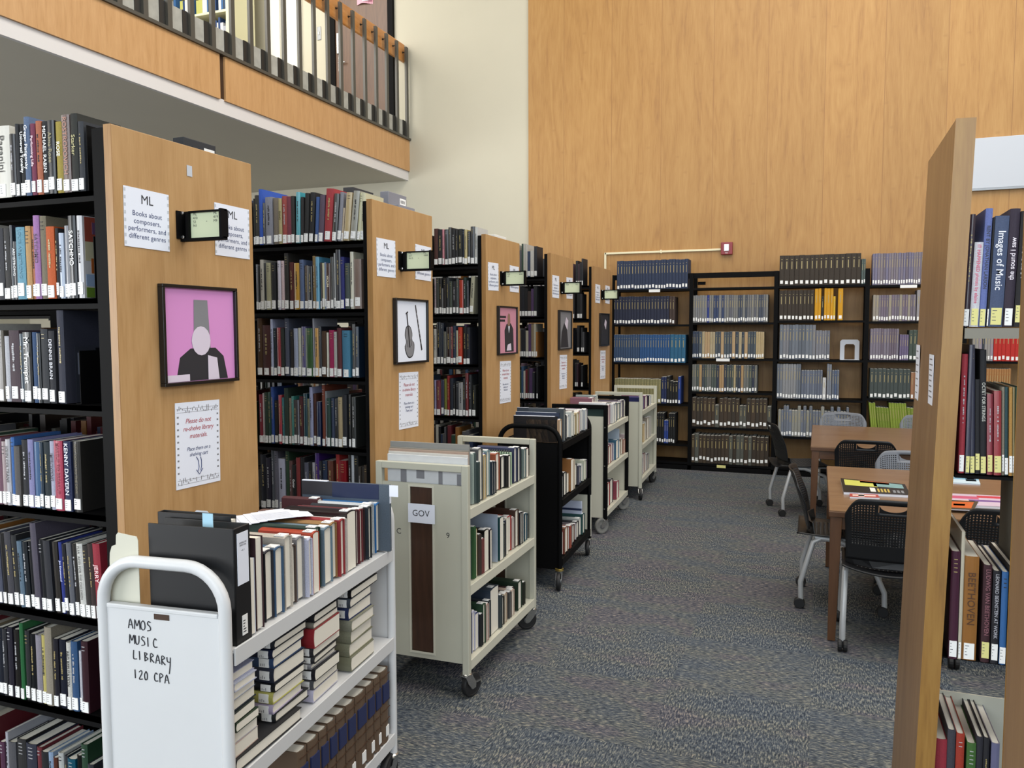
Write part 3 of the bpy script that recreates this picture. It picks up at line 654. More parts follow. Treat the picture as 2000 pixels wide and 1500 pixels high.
CARTBOOKS={"c1s1":[[0.0783,0.0599,0.196,"d8dcea"],[0.142,0.0581,0.243,"3a1a22"],[0.203,0.0412,0.19,"2a2a34"],[0.2458,0.0434,0.188,"3f5f80"],[0.2964,0.0385,0.207,"c9c0b4"],[0.3382,0.0301,0.17,"5a4a44"],[0.3705,0.0411,0.184,"8c8c92"],[0.415,0.024,0.172,"c9cbe0"],[0.442,0.0383,0.183,"b84428"],[0.4868,0.0249,0.186,"1f3a30"],[0.5154,0.0528,0.177,"6c8494"],[0.572,0.0405,0.179,"a07848"],[0.6144,0.0296,0.181,"9a2a30"],[0.6467,0.0179,0.177,"d8d0cc"],[0.6686,0.0631,0.192,"201416"],[0.7338,0.0236,0.185,"55202a"],[0.7602,0.0248,0.181,"6a2028"],[0.7879,0.0199,0.177,"3a1a20"],[0.8107,0.0265,0.179,"16202a"],[0.8417,0.0392,0.179,"c5cbd0"],[0.8896,0.0573,0.172,"2f78b8"],[0.95,0.0181,0.165,"2a68a8"],[0.9704,0.0166,0.163,"1a2438"]],"c1s3":[[0.3174,0.0548,0.291,"5a4838"],[0.3728,0.066,0.288,"5a4838"],[0.4394,0.0518,0.285,"5a4838"],[0.4918,0.0541,0.284,"5a4838"],[0.5465,0.0614,0.285,"5a4838"],[0.6085,0.0645,0.286,"5a4838"],[0.6736,0.0786,0.278,"5a4838"],[0.7528,0.0605,0.272,"5a4838"],[0.8139,0.0514,0.273,"5a4838"],[0.8659,0.0657,0.271,"5a4838"]],"c2s1":[[0.0095,0.0497,0.218,"6a3a40"],[0.0598,0.0134,0.206,"c8b8b8"],[0.0785,0.042,0.236,"3c5a48"],[0.1211,0.0157,0.232,"b8c8c0"],[0.1403,0.014,0.234,"5a6a68"],[0.1549,0.019,0.189,"384a48"],[0.1764,0.0553,0.245,"5c5e60"],[0.2344,0.028,0.208,"c9b080"],[0.265,0.0253,0.21,"3c3a78"],[0.293,0.0395,0.22,"8aa4a8"],[0.3363,0.0252,0.162,"1a2a38"],[0.3631,0.0266,0.157,"20222c"],[0.3914,0.0258,0.147,"20222c"],[0.4201,0.0557,0.187,"a85838"],[0.4843,0.0551,0.163,"14141a"],[0.5423,0.0278,0.161,"18181c"],[0.5875,0.048,0.224,"b8ccb0"],[0.6484,0.043,0.184,"3a4060"],[0.6945,0.0414,0.18,"2c3040"],[0.7468,0.0437,0.166,"20302c"],[0.7938,0.0339,0.158,"7a8a88"],[0.8309,0.0372,0.156,"5a2838"]],"c2s2":[[-0.0007,0.0176,0.15,"c8c8d8"],[0.0194,0.0159,0.194,"2a3450"],[0.0378,0.0348,0.178,"b0b0c8"],[0.0874,0.0281,0.188,"2c4c48"],[0.1189,0.0207,0.242,"3c6a3c"],[0.1451,0.0289,0.223,"c9a84c"],[0.1796,0.0194,0.192,"4a3a34"],[0.2026,0.0216,0.166,"8a4a48"],[0.23,0.0563,0.198,"14100f"],[0.29,0.0248,0.188,"2a1c24"],[0.3185,0.0262,0.183,"4a2c34"],[0.3999,0.0239,0.227,"a8b4c4"],[0.4278,0.0505,0.215,"1c4c50"],[0.4824,0.0249,0.171,"181c20"],[0.5113,0.0193,0.18,"1c2440"],[0.5372,0.0291,0.187,"e0d8c8"],[0.5729,0.0603,0.184,"b83c38"],[0.6375,0.0305,0.167,"c8b8b4"],[0.6736,0.0541,0.197,"4a2c1c"],[0.7322,0.0345,0.174,"141620"],[0.7712,0.0351,0.165,"20284a"],[0.8109,0.0357,0.15,"285060"],[0.8513,0.0364,0.139,"24343c"]],"c2s3":[[-0.0096,0.0125,0.182,"3a3a3c"],[0.0053,0.0153,0.169,"8a8c90"],[0.0256,0.0736,0.226,"1c2440"],[0.1025,0.0367,0.19,"d0d0e8"],[0.1426,0.0394,0.169,"1c2c70"],[0.1855,0.0207,0.154,"14181c"],[0.2097,0.0328,0.194,"24482c"],[0.2471,0.0284,0.181,"c8a89c"],[0.2771,0.0156,0.173,"8c3434"],[0.2963,0.025,0.181,"2c343c"],[0.325,0.1073,0.224,"3c4858"],[0.4351,0.0158,0.167,"3a4448"],[0.4547,0.0381,0.147,"1c1c1c"],[0.4968,0.0298,0.151,"c8b49c"],[0.5306,0.0361,0.142,"8a6a5c"],[0.5707,0.025,0.137,"505050"],[0.5998,0.0372,0.139,"d0b8a8"],[0.6413,0.0319,0.135,"3a1c20"],[0.692,0.0613,0.153,"1c3420"],[0.7577,0.0272,0.136,"38442c"],[0.7868,0.0237,0.124,"24281c"]],"c3s1":[[0.04,0.0569,0.147,"b89878"],[0.1022,0.0391,0.212,"404850"],[0.1499,0.0479,0.156,"e0e0e0"],[0.2148,0.0324,0.158,"20242a"],[0.2561,0.0668,0.152,"dce0e4"],[0.3269,0.0651,0.169,"c8ccc8"],[0.3961,0.0577,0.142,"a89468"],[0.4598,0.0609,0.15,"c8b890"],[0.5268,0.0363,0.149,"c8a0a0"],[0.5692,0.0312,0.151,"4a3038"],[0.6104,0.0373,0.151,"d8d8d8"],[0.6521,0.0534,0.151,"c8ccd0"],[0.71,0.0544,0.147,"b8bcc0"],[0.7709,0.0535,0.144,"8a7a8c"]],"c3s2":[[0.0424,0.0384,0.143,"d8d8d8"],[0.0846,0.0358,0.136,"e4e4e0"],[0.1289,0.0723,0.153,"181a1c"],[0.21,0.0829,0.13,"c8a888"],[0.2986,0.0717,0.215,"a87444"],[0.3744,0.031,0.2,"d8c8b0"],[0.4148,0.035,0.162,"c0a8b0"],[0.4557,0.0813,0.152,"181624"],[0.5413,0.0273,0.134,"5a5a6a"],[0.5729,0.0522,0.122,"38506c"],[0.6295,0.0532,0.126,"d8dcd8"],[0.6891,0.0622,0.147,"c8ccb8"],[0.7578,0.0434,0.137,"2c1c38"],[0.8059,0.0257,0.133,"d0d4e0"],[0.8363,0.0363,0.126,"28406c"]],"c3s3":[[0.0304,0.1038,0.16,"7a1c1c"],[0.1393,0.0797,0.171,"8a5c44"],[0.2244,0.0501,0.151,"7a84a8"],[0.2798,0.03,0.151,"b05a48"],[0.3153,0.065,0.143,"8a8a8c"],[0.3859,0.0701,0.128,"4a141c"],[0.4616,0.0545,0.118,"b8b0b8"],[0.522,0.0735,0.118,"2c2c30"],[0.5996,0.059,0.127,"c8ccc8"],[0.6628,0.0603,0.146,"1c4c4c"]],"c4s1":[[0.0311,0.0423,0.16,"2c4440"],[0.0812,0.06,0.19,"e4e4e8"],[0.1516,0.0687,0.163,"a07888"],[0.2285,0.055,0.167,"d0c8cc"],[0.2968,0.0587,0.163,"dcdcdc"],[0.3613,0.0917,0.158,"54687c"],[0.4669,0.0398,0.157,"14141c"],[0.5155,0.0514,0.157,"d8d0c8"],[0.5757,0.103,0.144,"28504a"],[0.6878,0.0423,0.142,"d0ccd4"],[0.7393,0.084,0.147,"5c5468"],[0.8328,0.053,0.151,"3c3a44"]],"c4s2":[[0.0396,0.0546,0.21,"1c1c20"],[0.0996,0.0753,0.221,"d8d8d8"],[0.1854,0.1001,0.152,"8c1c1c"],[0.2964,0.0876,0.158,"9c7c94"],[0.3898,0.0524,0.147,"8494b0"],[0.4508,0.1273,0.166,"3c6c88"],[0.5843,0.0666,0.142,"386474"],[0.6571,0.0564,0.127,"c8b89c"],[0.7227,0.0779,0.145,"a08c7c"],[0.81,0.0737,0.128,"a86c58"],[0.8904,0.0539,0.164,"c8b8b8"]],"c4s3":[[0.0009,0.1523,0.155,"182848"],[0.1585,0.0893,0.199,"a81c1c"],[0.2604,0.1217,0.207,"201c24"],[0.4837,0.1032,0.153,"9c4454"]],"c5s1":[[-0.0319,0.0714,0.138,"c8c0c8"],[0.0474,0.1589,0.128,"2c3070"],[0.2525,0.1472,0.124,"6c3c58"],[0.4123,0.0553,0.115,"b0a0b8"],[0.4803,0.0685,0.112,"28344c"],[0.5617,0.0698,0.106,"18202c"],[0.6405,0.0584,0.1,"c8ccd4"]],"c5s2":[[-0.0148,0.1085,0.186,"101010"],[0.1127,0.093,0.185,"c8c8cc"],[0.2139,0.0875,0.18,"c0a060"],[0.3098,0.1094,0.186,"dcdcd4"],[0.4318,0.1086,0.217,"a89c8c"],[0.5491,0.0948,0.212,"c8c4bc"],[0.6529,0.0543,0.209,"b8b4ac"]],"c5s3":[[0.0015,0.0907,0.217,"c8c8cc"],[0.1002,0.0665,0.186,"20242c"],[0.1786,0.1024,0.208,"d8d4d8"],[0.2894,0.1092,0.203,"6c2030"],[0.4071,0.0919,0.174,"c8c4c8"],[0.5077,0.0733,0.167,"38303c"],[0.5941,0.0833,0.16,"a0a0a0"]]}
CARTS={"c1":[[-1.31,1.52],[-1.4,2.51],0.385,1.09,[0.874,0.55,0.197]],"c2":[[-1.42,3.185],[-1.428,4.125],0.457,1.053,[0.857,0.513,0.173]],"c3":[[-1.49,4.79],[-1.53,5.66],0.43,1.05,[0.93,0.57,0.19]],"c4":[[-1.565,6.25],[-1.6,7.2],0.46,1.04,[0.86,0.53,0.18]],"c5":[[-1.568,7.63],[-1.608,8.6],0.46,1.04,[0.86,0.53,0.2]]}
WALLBOOKS=[[1,1,-2.263,-1.428,0.337,24,"2c3a58"],[1,2,-2.304,-1.64,0.328,19,"232a44"],[1,2,-1.636,-1.574,0.322,2,"4a3a34"],[1,3,-2.302,-1.984,0.328,11,"3a5478"],[1,3,-1.982,-1.626,0.328,12,"2c5c94"],[1,3,-1.624,-1.446,0.33,4,"2a6a90"],[1,4,-2.285,-1.727,0.283,17,"9a9468"],[1,4,-1.723,-1.497,0.32,7,"1c2c5c,101216,2a4aa0"],[1,5,-1.774,-1.558,0.373,8,"2a4aa0,101216"],[2,2,-1.37,-0.991,0.31,14,"8a8c90,2a3e90,8c8c8a,3a4a70"],[2,2,-0.99,-0.539,0.308,18,"6a6c76,7c7e84,505868,8a8a88"],[2,3,-1.37,-1.298,0.308,4,"3a4860"],[2,3,-1.296,-0.662,0.303,20,"4a5460,c0b090,3c4858,55606a,c8a880"],[2,3,-0.661,-0.574,0.303,4,"cdb68c"],[2,4,-1.37,-0.643,0.308,26,"56605c,c8b48c,485058,3c4454,7a7c78,c09c70,343c50"],[2,5,-1.364,-0.479,0.336,20,"443628,4a3a2a,3c3228,5c5c54"],[2,6,-1.364,-0.505,0.331,20,"443628,4a3c2a,3a2e22,403428,5a5c54"],[3,1,-0.425,0.406,0.331,16,"3a3026"],[3,1,0.411,0.453,0.269,2,"5a6a68"],[3,2,-0.421,-0.059,0.33,9,"3c3228"],[3,2,-0.051,0.015,0.346,2,"e8a818"],[3,2,0.018,0.042,0.259,1,"2a2a2a"],[3,2,0.045,0.137,0.347,3,"e8a818"],[3,2,0.138,0.161,0.257,1,"f0c028"],[3,2,0.186,0.236,0.345,1,"e8a818"],[3,3,-0.41,-0.033,0.383,11,"8a8c94,7c8490,6c7480"],[3,3,-0.03,0.113,0.319,5,"8a8c96,787c88"],[3,4,-0.43,-0.177,0.384,9,"9a9ca0,808690,747c88"],[3,4,-0.173,0.047,0.318,8,"808898,70788a"],[3,4,0.049,0.084,0.239,1,"e0e0e0"],[3,4,0.091,0.14,0.389,2,"8a909c"],[3,4,0.143,0.218,0.322,3,"5c6c8c,707888"],[3,5,-0.408,0.324,0.338,24,"808898,787e8a,a0a098"],[4,1,0.519,1.09,0.333,24,"8c8494,7c7484,84809a,908890"],[4,2,0.533,0.947,0.278,16,"8c8490,a8a094,84788a,7c7484"],[4,2,0.955,1.101,0.327,5,"a8a4a8"],[4,3,0.515,0.794,0.335,11,"7c7080,8c8494"],[4,3,0.802,0.889,0.27,4,"7c7094"],[4,3,0.893,1.113,0.317,6,"4a5850"],[4,4,0.522,0.916,0.315,10,"4a5452"],[4,4,0.92,1.126,0.28,6,"b08060"],[4,5,0.52,0.584,0.366,3,"98ac3c"],[4,5,0.588,0.713,0.316,5,"889c34"],[4,5,0.716,0.885,0.37,7,"98ac3c"],[4,5,0.888,1.138,0.319,7,"889c34"],[5,3,1.483,1.672,0.317,7,"8c90a0,3c4450,a8a4a0,a89ca8"],[5,3,1.674,1.943,0.323,7,"d02a20"],[5,4,1.58,1.838,0.333,12,"c08850"]]
BAYZ={1:[2.112,1.7,1.25,0.77,0.3],2:[2.116,1.718,1.308,0.923,0.514,0.09],3:[2.12,1.735,1.304,0.867,0.445],4:[2.107,1.722,1.308,0.896,0.48],5:[2.107,1.722,1.308,0.896,0.48]}
# ================================================================ THE ROOM
YB=9.90
struct(MB().box(-12.5,6.5,-5.6,10.1,-.1,0).build('floor','carpet'))
struct(MB().box(-12.5,6.5,-5.6,10.1,8.0,8.15).build('ceiling','cream_wall'))
struct(MB().box(-12.5,-3.52,YB,YB+.2,0,8).build('wall_back_plaster','cream_wall'))
struct(MB().box(-3.52,6.5,YB-.03,YB+.2,0,8).build('wall_back','wall_veneer'))
struct(MB().box(6.3,6.5,-5.6,10.1,0,3.2).build('wall_right','cream_wall'))
struct(MB().box(-12.7,-12.5,-5.6,10.1,0,8).build('wall_left','cream_wall'))
struct(MB().box(-12.5,6.5,-5.8,-5.6,0,8).build('wall_front','cream_wall'))
struct(MB().box(-12.5,-5.30,-5.6,YB,3.665,4.20).build('ceiling_under_gallery','soffit_paint'))
struct(MB().box(-5.30,-5.262,-5.6,YB,3.665,3.80).build('trim_1','soffit_edge'))
struct(MB().box(-12.5,-5.9,-5.6,YB,4.20,4.24).build('floor_gallery','concrete'))
# gallery edge: two lengths of veneered fascia with a recessed joint between them
struct(MB().box(-5.262,-5.24,6.262,YB,3.787,4.193).build('trim_2','fascia_veneer'))
struct(MB().box(-5.262,-5.24,-5.5,6.19,3.787,4.193).build('trim_3','fascia_veneer'))
struct(MB().box(-5.275,-5.2625,-5.5,YB,3.787,4.193).build('trim_4','dark_brown'))
# concrete kerb blocks and steel channel
struct(MB().box(-5.30,-5.215,-5.5,10.0-.1,4.193,4.222).build('trim_5','rail_metal'))
ker=MB()
ker.box(-5.40,-5.262,-5.5,YB,4.20,4.437); struct(ker.build('trim_6','concrete'))
# ---- gallery railing: one thing, with its balusters, brackets, pins and handrail as parts
ra=empty('gallery_railing',T((-5.25,6,4.2)),'dark steel baluster railing with wooden handrail along the gallery edge','railing')
def part(m,name,mt,par,bevel=0,smooth=False):
    o=m.build(name,mt,None,bevel,smooth); o.parent=par; o.matrix_parent_inverse=par.matrix_world.inverted() if par.parent is None else Matrix(); return o
bpy.context.view_layer.update()
part(MB().box(-5.335,-5.30,-2,9.97-.07,5.235,5.470),'handrail','handrail_wood',ra,.008)
y=9.84; k=0
while y>2.6:
    b=MB(); b.box(-5.256,-5.228,y-.026,y+.026,4.20,5.41); part(b,'baluster','rail_metal',ra)
    if y>3.5:
        part(MB().box(-5.2619,-5.2545,y-.092,y-.030,4.235,4.44),'bracket','bracket',ra)
        p=MB(); p.lathe([(.006,0),(.006,.045)],axes((0,1,0),(0,0,1),(1,0,0),(-5.30,y-.0,5.35)),8); p.lathe([(.012,0),(.012,.008)],axes((0,1,0),(0,0,1),(1,0,0),(-5.30,y,5.35)),10)
        part(p,'rail_pin','bracket',ra)
    y-=.2665; k+=1
# ---- gallery level: door, switch, storage shelving, white panels
dr=empty('door_1',T((-5.94,YB,4.24)),None,None); dr['kind']='structure'; bpy.context.view_layer.update()
def dpart(b,name,mt,kids=None): o=part(b,name,mt,dr); return o
part(MB().box(-6.36,-5.53,YB-.03,YB,4.24,6.5),'door_leaf','door_wood',dr)
f=MB(); f.box(-6.46,-6.36,YB-.05,YB,4.24,6.58); f.box(-5.53,-5.45,YB-.05,YB,4.24,6.58); f.box(-6.46,-5.45,YB-.05,YB,6.5,6.58); part(f,'door_frame','black_metal',dr)
part(MB().box(-6.335,-6.255,YB-.05,YB-.03,5.46,5.74),'door_lock','chrome',dr,.006)
h=MB(); h.box(-6.31,-6.27,YB-.04,YB-.03,5.22,5.44); h.tube([(-6.29,YB-.03,5.33),(-6.29,YB-.07,5.33),(-6.19,YB-.07,5.33)],.009,8); part(h,'door_handle','chrome',dr,0,True)
pn=empty('door_notice',T((-5.9,YB-.03,6.12)),'pink and white curled paper notice taped on the upper wooden door','notice')
m=MB(); n0=12
for i in range(n0):
    a=i/n0; x=-.10+.24*a; m.box(x,x+.021,-.012-.02*math.sin(a*PI*1.3),-.010-.02*math.sin(a*PI*1.3),-.05+.01*math.sin(a*5),.06+.012*math.sin(a*4))
m.build('paper_sheet','pink2',pn)
MB().box(.0,.12,-.040,-.037,-.02,.05).build('white_patch','paper_white',pn)
sw=empty('light_switch',T((-6.64,YB,5.79)),'grey light switch plate on the white gallery wall beside the door','switch')
MB().box(-.03,.03,-.012,0,-.09,.09).build('plate','steel',sw,.003); MB().box(-.01,.01,-.02,-.012,-.02,.02).build('toggle','white_wall',sw)
struct(MB().box(-7.20,-6.92,YB-.05,YB,4.24,8).build('trim_7','white_wall')); struct(MB().box(-7.46,-7.22,YB-.12,YB,4.24,8).build('trim_8','white_wall'))
cs=empty('storage_shelving',T((-8.2,9.5,4.24)),'cream metal storage shelving full of boxes on the gallery level','shelving')
MB().box(.62,.70,-.4,.1,0,2.6).build('side_panel','cream_metal',cs); MB().box(-.62,-.55,-.4,.1,0,2.6).build('side_panel','cream_metal',cs)
MB().box(-.62,.62,.08,.1,0,2.6).build('back_panel','cream_metal',cs)
for zz in (.9,1.30,1.70,2.10): MB().box(-.55,.62,-.4,.08,zz,zz+.03).build('shelf','cream_metal',cs)
m=MB(); cols=[]
for zz in (4.24+.93,4.24+1.33,4.24+1.73,4.24+2.13): stuff_books(m,cols,-8.72,-7.62,9.15,zz,1,.2,.33,['e8e8e4','dcdcd8','2c4a7c','3a6aa0','c8c870','e0e0e8','30343c','b8bcc8'],.9,False,.02,.05)
tag(build_colored(m,cols,'books_on_gallery_shelving'),'boxes and volumes filling the cream storage shelving on the gallery','books',None,'stuff')
# ---- wall fittings
co=empty('conduit',T((-1.8,YB-.03,2.58)),'thin ivory surface conduit running across the wood wall to the fire alarm','conduit')
MB().box(-.71,.695,-.022,0,-.012,.012).build('horizontal_run','ivory',co,.003); MB().box(-.716,-.690,-.022,0,-.26,.012).build('vertical_drop','ivory',co,.003); MB().box(-.02,0,-.026,0,-.02,.02).build('coupling','ivory',co,.003)
fa=empty('fire_alarm',T((-1.035,YB-.03,2.585)),'dark red fire alarm strobe mounted on the wood wall','fire alarm')
MB().box(-.066,.066,-.05,0,-.07,.075).build('housing','alarm_red',fa,.006); MB().box(-.03,.026,-.062,-.05,-.03,.05).build('strobe_lens','lens',fa,.006)
text('FIRE',.018,'white_ink',axes((1,0,0),(0,0,1),(0,-1,0),(0,-.0505,-.052)),fa)
wp=empty('wall_board',T((2.2,YB-.03,3.38)),'large pale grey board mounted high on the wood wall','board')
MB().box(-.80,1.2,-.04,0,-.262,.262).build('board_face','grey_panel',wp,.004); MB().box(-.80,1.2,-.05,-.0,-.285,-.264).build('bottom_rail','steel',wp)
# ================================================================ WALL SHELVING
ZB=BAYZ
bay_name={1:'under the ivory conduit',2:'with an empty top shelf',3:'with yellow volumes',4:'with lime-green volumes',5:'with red volumes'}
bx={1:(-2.315,-1.385),2:(-1.385,-.455),3:(-.455,.475),4:(.475,1.405),5:(1.405,2.335)}
YF=9.46
def wall_bay(k):
    x0,x1=bx[k]; r=empty('wall_shelving',T(((x0+x1)/2,YF,0)),'black steel wall shelving bay '+bay_name[k],'shelving','shelving bays along the wood wall'); hw=(x1-x0)/2; D=.36
    for s in (-1,1):
        MB().box(s*hw-.022 if s>0 else -hw,hw if s>0 else -hw+.022,.0,.05,0,2.285).build('upright','black_metal',r)
        MB().box(s*hw-.02 if s>0 else -hw,hw if s>0 else -hw+.02,.32,.36,0,2.285).build('upright','black_metal',r)
    if k not in(4,): MB().box(-hw,hw,.02,.05,2.225,2.285).build('top_rail','black_metal',r)
    zs=list(ZB[k])
    if k in (1,3,4,5): zs=zs+[.09]
    for z in zs: 
        s=MB(); s.box(-hw+.022,hw-.022,.004,D-.02,z-.022,z-.004); s.box(-hw+.022,hw-.022,-.0,.01,z-.026,z-.002); s.build('shelf','black_metal_shelf',r)
    MB().box(-hw,hw,0,D,0,.055).build('base','black_metal_shelf',r)
    if k==2:
        b=MB(); b.box(-hw+.03,-hw+.12,.30,.31,2.165,2.20); b.build('bracket','black_metal',r)
    # veneer board behind, in shade of the shelving
    return r
for k in bx: wall_bay(k)
shw={1:'top shelf',2:'second shelf',3:'third shelf',4:'fourth shelf',5:'fifth shelf',6:'bottom shelf'}
def vol_mesh(w,d,h,lab,short,marks,page=True):
    m=MB(); b=w*.12; pts=[(0,d),(0,.004),(w*.15,.001),(w*.5,0),(w*.85,.001),(w,.004),(w,d)]
    m.prism(pts,0,h)
    if lab:
        m.mi=1; lw=min(w*.62,.030); z0=lab; m.box(w/2-lw/2,w/2+lw/2,-.0012,.002,z0,z0+.036)
    m.mi=2
    if marks: m.box(w*.42,w*.58,-.0008,.001,h*.55,h*.80); m.box(w*.35,w*.65,-.0008,.001,h*.86,h*.875)
    m.mi=3; m.box(w*.12,w*.88,.008,d-.004,h-.0005,h+.0006)
    return m
cnt=0
for bay,sh,x0,x1,h,n,pal in WALLBOOKS:
    pal=pal.split(','); z=ZB[bay][sh-1]; wd=(x1-x0)/n; x=x0
    ws=[1+.35*(rnd.random()-.5) for _ in range(n)]; sw_=sum(ws)
    for i in range(n):
        w=ws[i]/sw_*(x1-x0); c=pal[int(rnd.random()*len(pal))] if len(pal)>1 else pal[0]
        hh=h+(rnd.random()-.5)*.006
        brown=bay==2 and sh>=5
        if brown and c in ('5c5c54','5a5a54'): hh=h*.76
        elif brown and rnd.random()<.3: hh=h*.98
        if bay==3 and sh==5: hh=h*(1.0 if rnd.random()<.38 else .86)
        if bay==1 and sh==4 and x0>-1.73: hh=h*(.75+.35*rnd.random())
        if bay==1 and sh==5: hh=h*(.72 if c=='2a4aa0' else .95)
        lz=.008+rnd.random()*.014 if not brown else .02+.025*rnd.random()
        m=vol_mesh(w-.0012,.24,hh,lz,False,True)
        lean=.0
        if bay==4 and sh==5: lean=-.10
        if bay in(1,2,3): lean=.004*(rnd.random()-.5)
        nm='bound_volume' if bay<=2 else 'bound_journal'; cw=cname(c)
        xx=x+ (.034 if lean==-.10 else 0)
        o=m.build(nm,['cloth','label','gilt','paper']); o.color=bookc(c,.66); o.matrix_world=T((xx,YF+.008+rnd.random()*.005,z))@RY(lean)
        g='%s %s on the %s of the shelving bay %s'%(cw,'bound volumes' if bay<=2 else 'bound journals',shw[sh],bay_name[bay])
        tag(o,'%s %s with white spine label, %s, bay %s'%(cw,nm.replace('_',' '),shw[sh],bay_name[bay]),'volume' if bay<=2 else 'journal',g)
        x+=w; cnt+=1
# bookend on the third shelf of the bay with yellow volumes
be=MB(); be.prism([(0,0),(.045,0),(.045,.155),(.06,.17),(.135,.17),(.15,.155),(.15,0),(.195,0),(.195,.20),(.175,.22),(.02,.22),(0,.20)],0,.003,lambda a,b,h:(a,-h,b)); be.box(0,.195,-.11,0,0,.002)
o=be.build('bookend','grey_panel'); o.matrix_world=T((.22,YF+.13,ZB[3][2])); tag(o,'grey metal bookend standing alone on the third wall shelf','bookend')
def shelf_card(x,y,z,w,lab,M='label'):
    o=MB().box(-w/2,w/2,-.003,0,-.02,.012).build('shelf_label',M); o.location=(x,y-.001,z); tag(o,lab,'label')
shelf_card(-1.81,YF,2.095,.13,'white shelf label below the navy volumes under the conduit')
shelf_card(-1.02,YF,1.295,.15,'white shelf label under cream and slate volumes on the wall shelving')
shelf_card(.87,YF,2.09,.16,'white shelf label under the grey volumes beside the dark brown set')
shelf_card(-1.02,YF,.065,.10,'yellow shelf label under the brown volumes of the bottom shelf','label_yellow')
# ================================================================ BOOKCASE RANGES
RNG=[(1.878,-2.000,'pink-poster bookcase'),(3.391,-2.000,'violin-drawing bookcase'),(4.900,-2.045,'suit-poster bookcase'),(6.300,-2.055,'fourth bookcase from the front'),(7.760,-2.080,'fifth bookcase, beside the wall shelving')]
LV=[2.078,1.750,1.415,1.067,.724,.403,.073]
def bookcase(y0,xp,label,left=-4.9,D=.64,up=.078):
    r=empty('library_bookcase',T((xp,y0,0)),label,'bookcase','double-sided library bookcases along the aisle')
    e=MB(); e.box(-.028,0,0,D,.02,2.268); e.build('end_panel','panel_wood',r,.0015); 
    e=MB(); e.box(-.0285,.0004,-.002,0,.02,2.268); e.build('edge_strip','panel_edge',r)
    L=left-xp; ups=[-up]
    x=-up
    while x>L+.3: x-=.92; ups.append(x)
    for ux in ups[:5]:
        for yy in ((.0,.05),(D-.05,D)):
            MB().box(ux,ux+(.048 if ux<-up else up-.029),yy[0],yy[1],0,2.26).build('upright','black_metal',r)
    MB().box(-up,-.029,.05,D-.05,0,2.26).build('side_sheet','black_metal',r)
    for z in LV:
        for s in ((.002,.30),(D-.30,D-.002)):
            q=MB(); q.box(L,-up-.001,s[0],s[1],z-.018,z-.002); q.box(L,-up-.001,s[0] if s[0]<.1 else s[1]-.008,s[0]+.008 if s[0]<.1 else s[1],z-.034,z-.002); q.build('shelf','black_metal_shelf',r)
    MB().box(L,-up-.001,.0,D,0,.04).build('base','black_metal_shelf',r)
    return r
lbl=['black steel bookcase whose wooden end panel carries the pink framed poster','black steel bookcase whose wooden end panel carries the violin drawing','black steel bookcase whose wooden end panel carries the suited-figure poster','black steel bookcase with wooden end panel, just before the last one','last black steel bookcase with wooden end panel beside the wall shelving']
for i,(y0,xp,nm) in enumerate(RNG): bookcase(y0,xp,lbl[i],up=(.078,.050,.056,.056,.056)[i])
SHN=['top shelf','second shelf','third shelf','fourth shelf','fifth shelf','sixth shelf','bottom shelf']
CS={'r1':'pink-poster bookcase','r2':'violin-drawing bookcase','r3':'suit-poster bookcase'}
for key,L in BOOKS.items():
    if key[:2]=='rr': continue
    i=int(key[1])-1; s=int(key[-1])-1
    books_row(key,RNG[i][0]+.008,LV[s],L,'end panel, %s, %s'%(SHN[s],CS[key[:2]]),True,group='books on the %s of the %s'%(SHN[s],CS[key[:2]]))
# what fills the shelves further along, on the far sides and in the farther bookcases: a mass nobody could count
m=MB(); cols=[]
for i,(y0,xp,nm) in enumerate(RNG):
    for s,z in enumerate(LV):
        key='r%ds%d'%(i+1,s+1)
        if key in BOOKS:
            xl=BOOKS[key][0][0]-.004; stuff_books(m,cols,xl-1.1,xl-.03,y0+.012,z,1)
        else:
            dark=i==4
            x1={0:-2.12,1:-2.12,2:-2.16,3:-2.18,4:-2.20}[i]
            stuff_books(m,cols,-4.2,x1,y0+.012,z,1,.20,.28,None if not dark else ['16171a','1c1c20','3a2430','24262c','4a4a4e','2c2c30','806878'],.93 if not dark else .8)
        if s not in (): stuff_books(m,cols,-4.2 ,xp-.26-.1*rnd.random(),y0+.63,z,-1,.19,.25,None,.8)
tag(build_colored(m,cols,'shelved_books'),'library books filling the darker far shelves of the aisle bookcases','books',None,'stuff')
# tall boxes that show above the end panels, on the far top shelves
def box_file(M,w,d,h,col,label,sticker=True):
    r=empty('box_file',M,label,'box file'); c=MB().box(0,w,0,d,0,h).build('case','cloth',r,.002); c.color=hexc(col)
    MB().box(w*.1,w*.9,d-.004,d+.001,h*.02,h*.98).build('page_block','paper',r)
    if sticker:
        q=MB(); q.box(w,w+.001,d*.62,d*.95,h-.055,h-.02); q.mi=1
        for k in range(7): q.box(w+.001,w+.0015,d*(.66+.035*k),d*(.675+.035*k),h-.046,h-.03)
        q.build('barcode_label',['label','ink'],r)
    return r
box_file(T((-2.20,2.34,LV[0])),.05,.165,.265,'26282c','black box file above the end panel with the pink poster')
box_file(T((-2.30,2.33,LV[0])),.045,.16,.262,'1c1c1e','black box file behind the one with a barcode, pink-poster bookcase',False)
box_file(T((-2.19,3.80,LV[0])),.05,.20,.30,'7c7c84','grey box file above the end panel with the violin drawing')
box_file(T((-2.14,3.84,LV[0])),.04,.18,.235,'85858c','lower grey box file in front of the taller one, violin-drawing bookcase')
box_file(T((-2.29,3.60,LV[0])),.06,.20,.295,'2c2c30','black box file with white edge on top of the violin-drawing bookcase',False)
box_file(T((-2.20,5.30,LV[0])),.06,.22,.235,'d8d8d4','white box file above the suit-poster end panel')
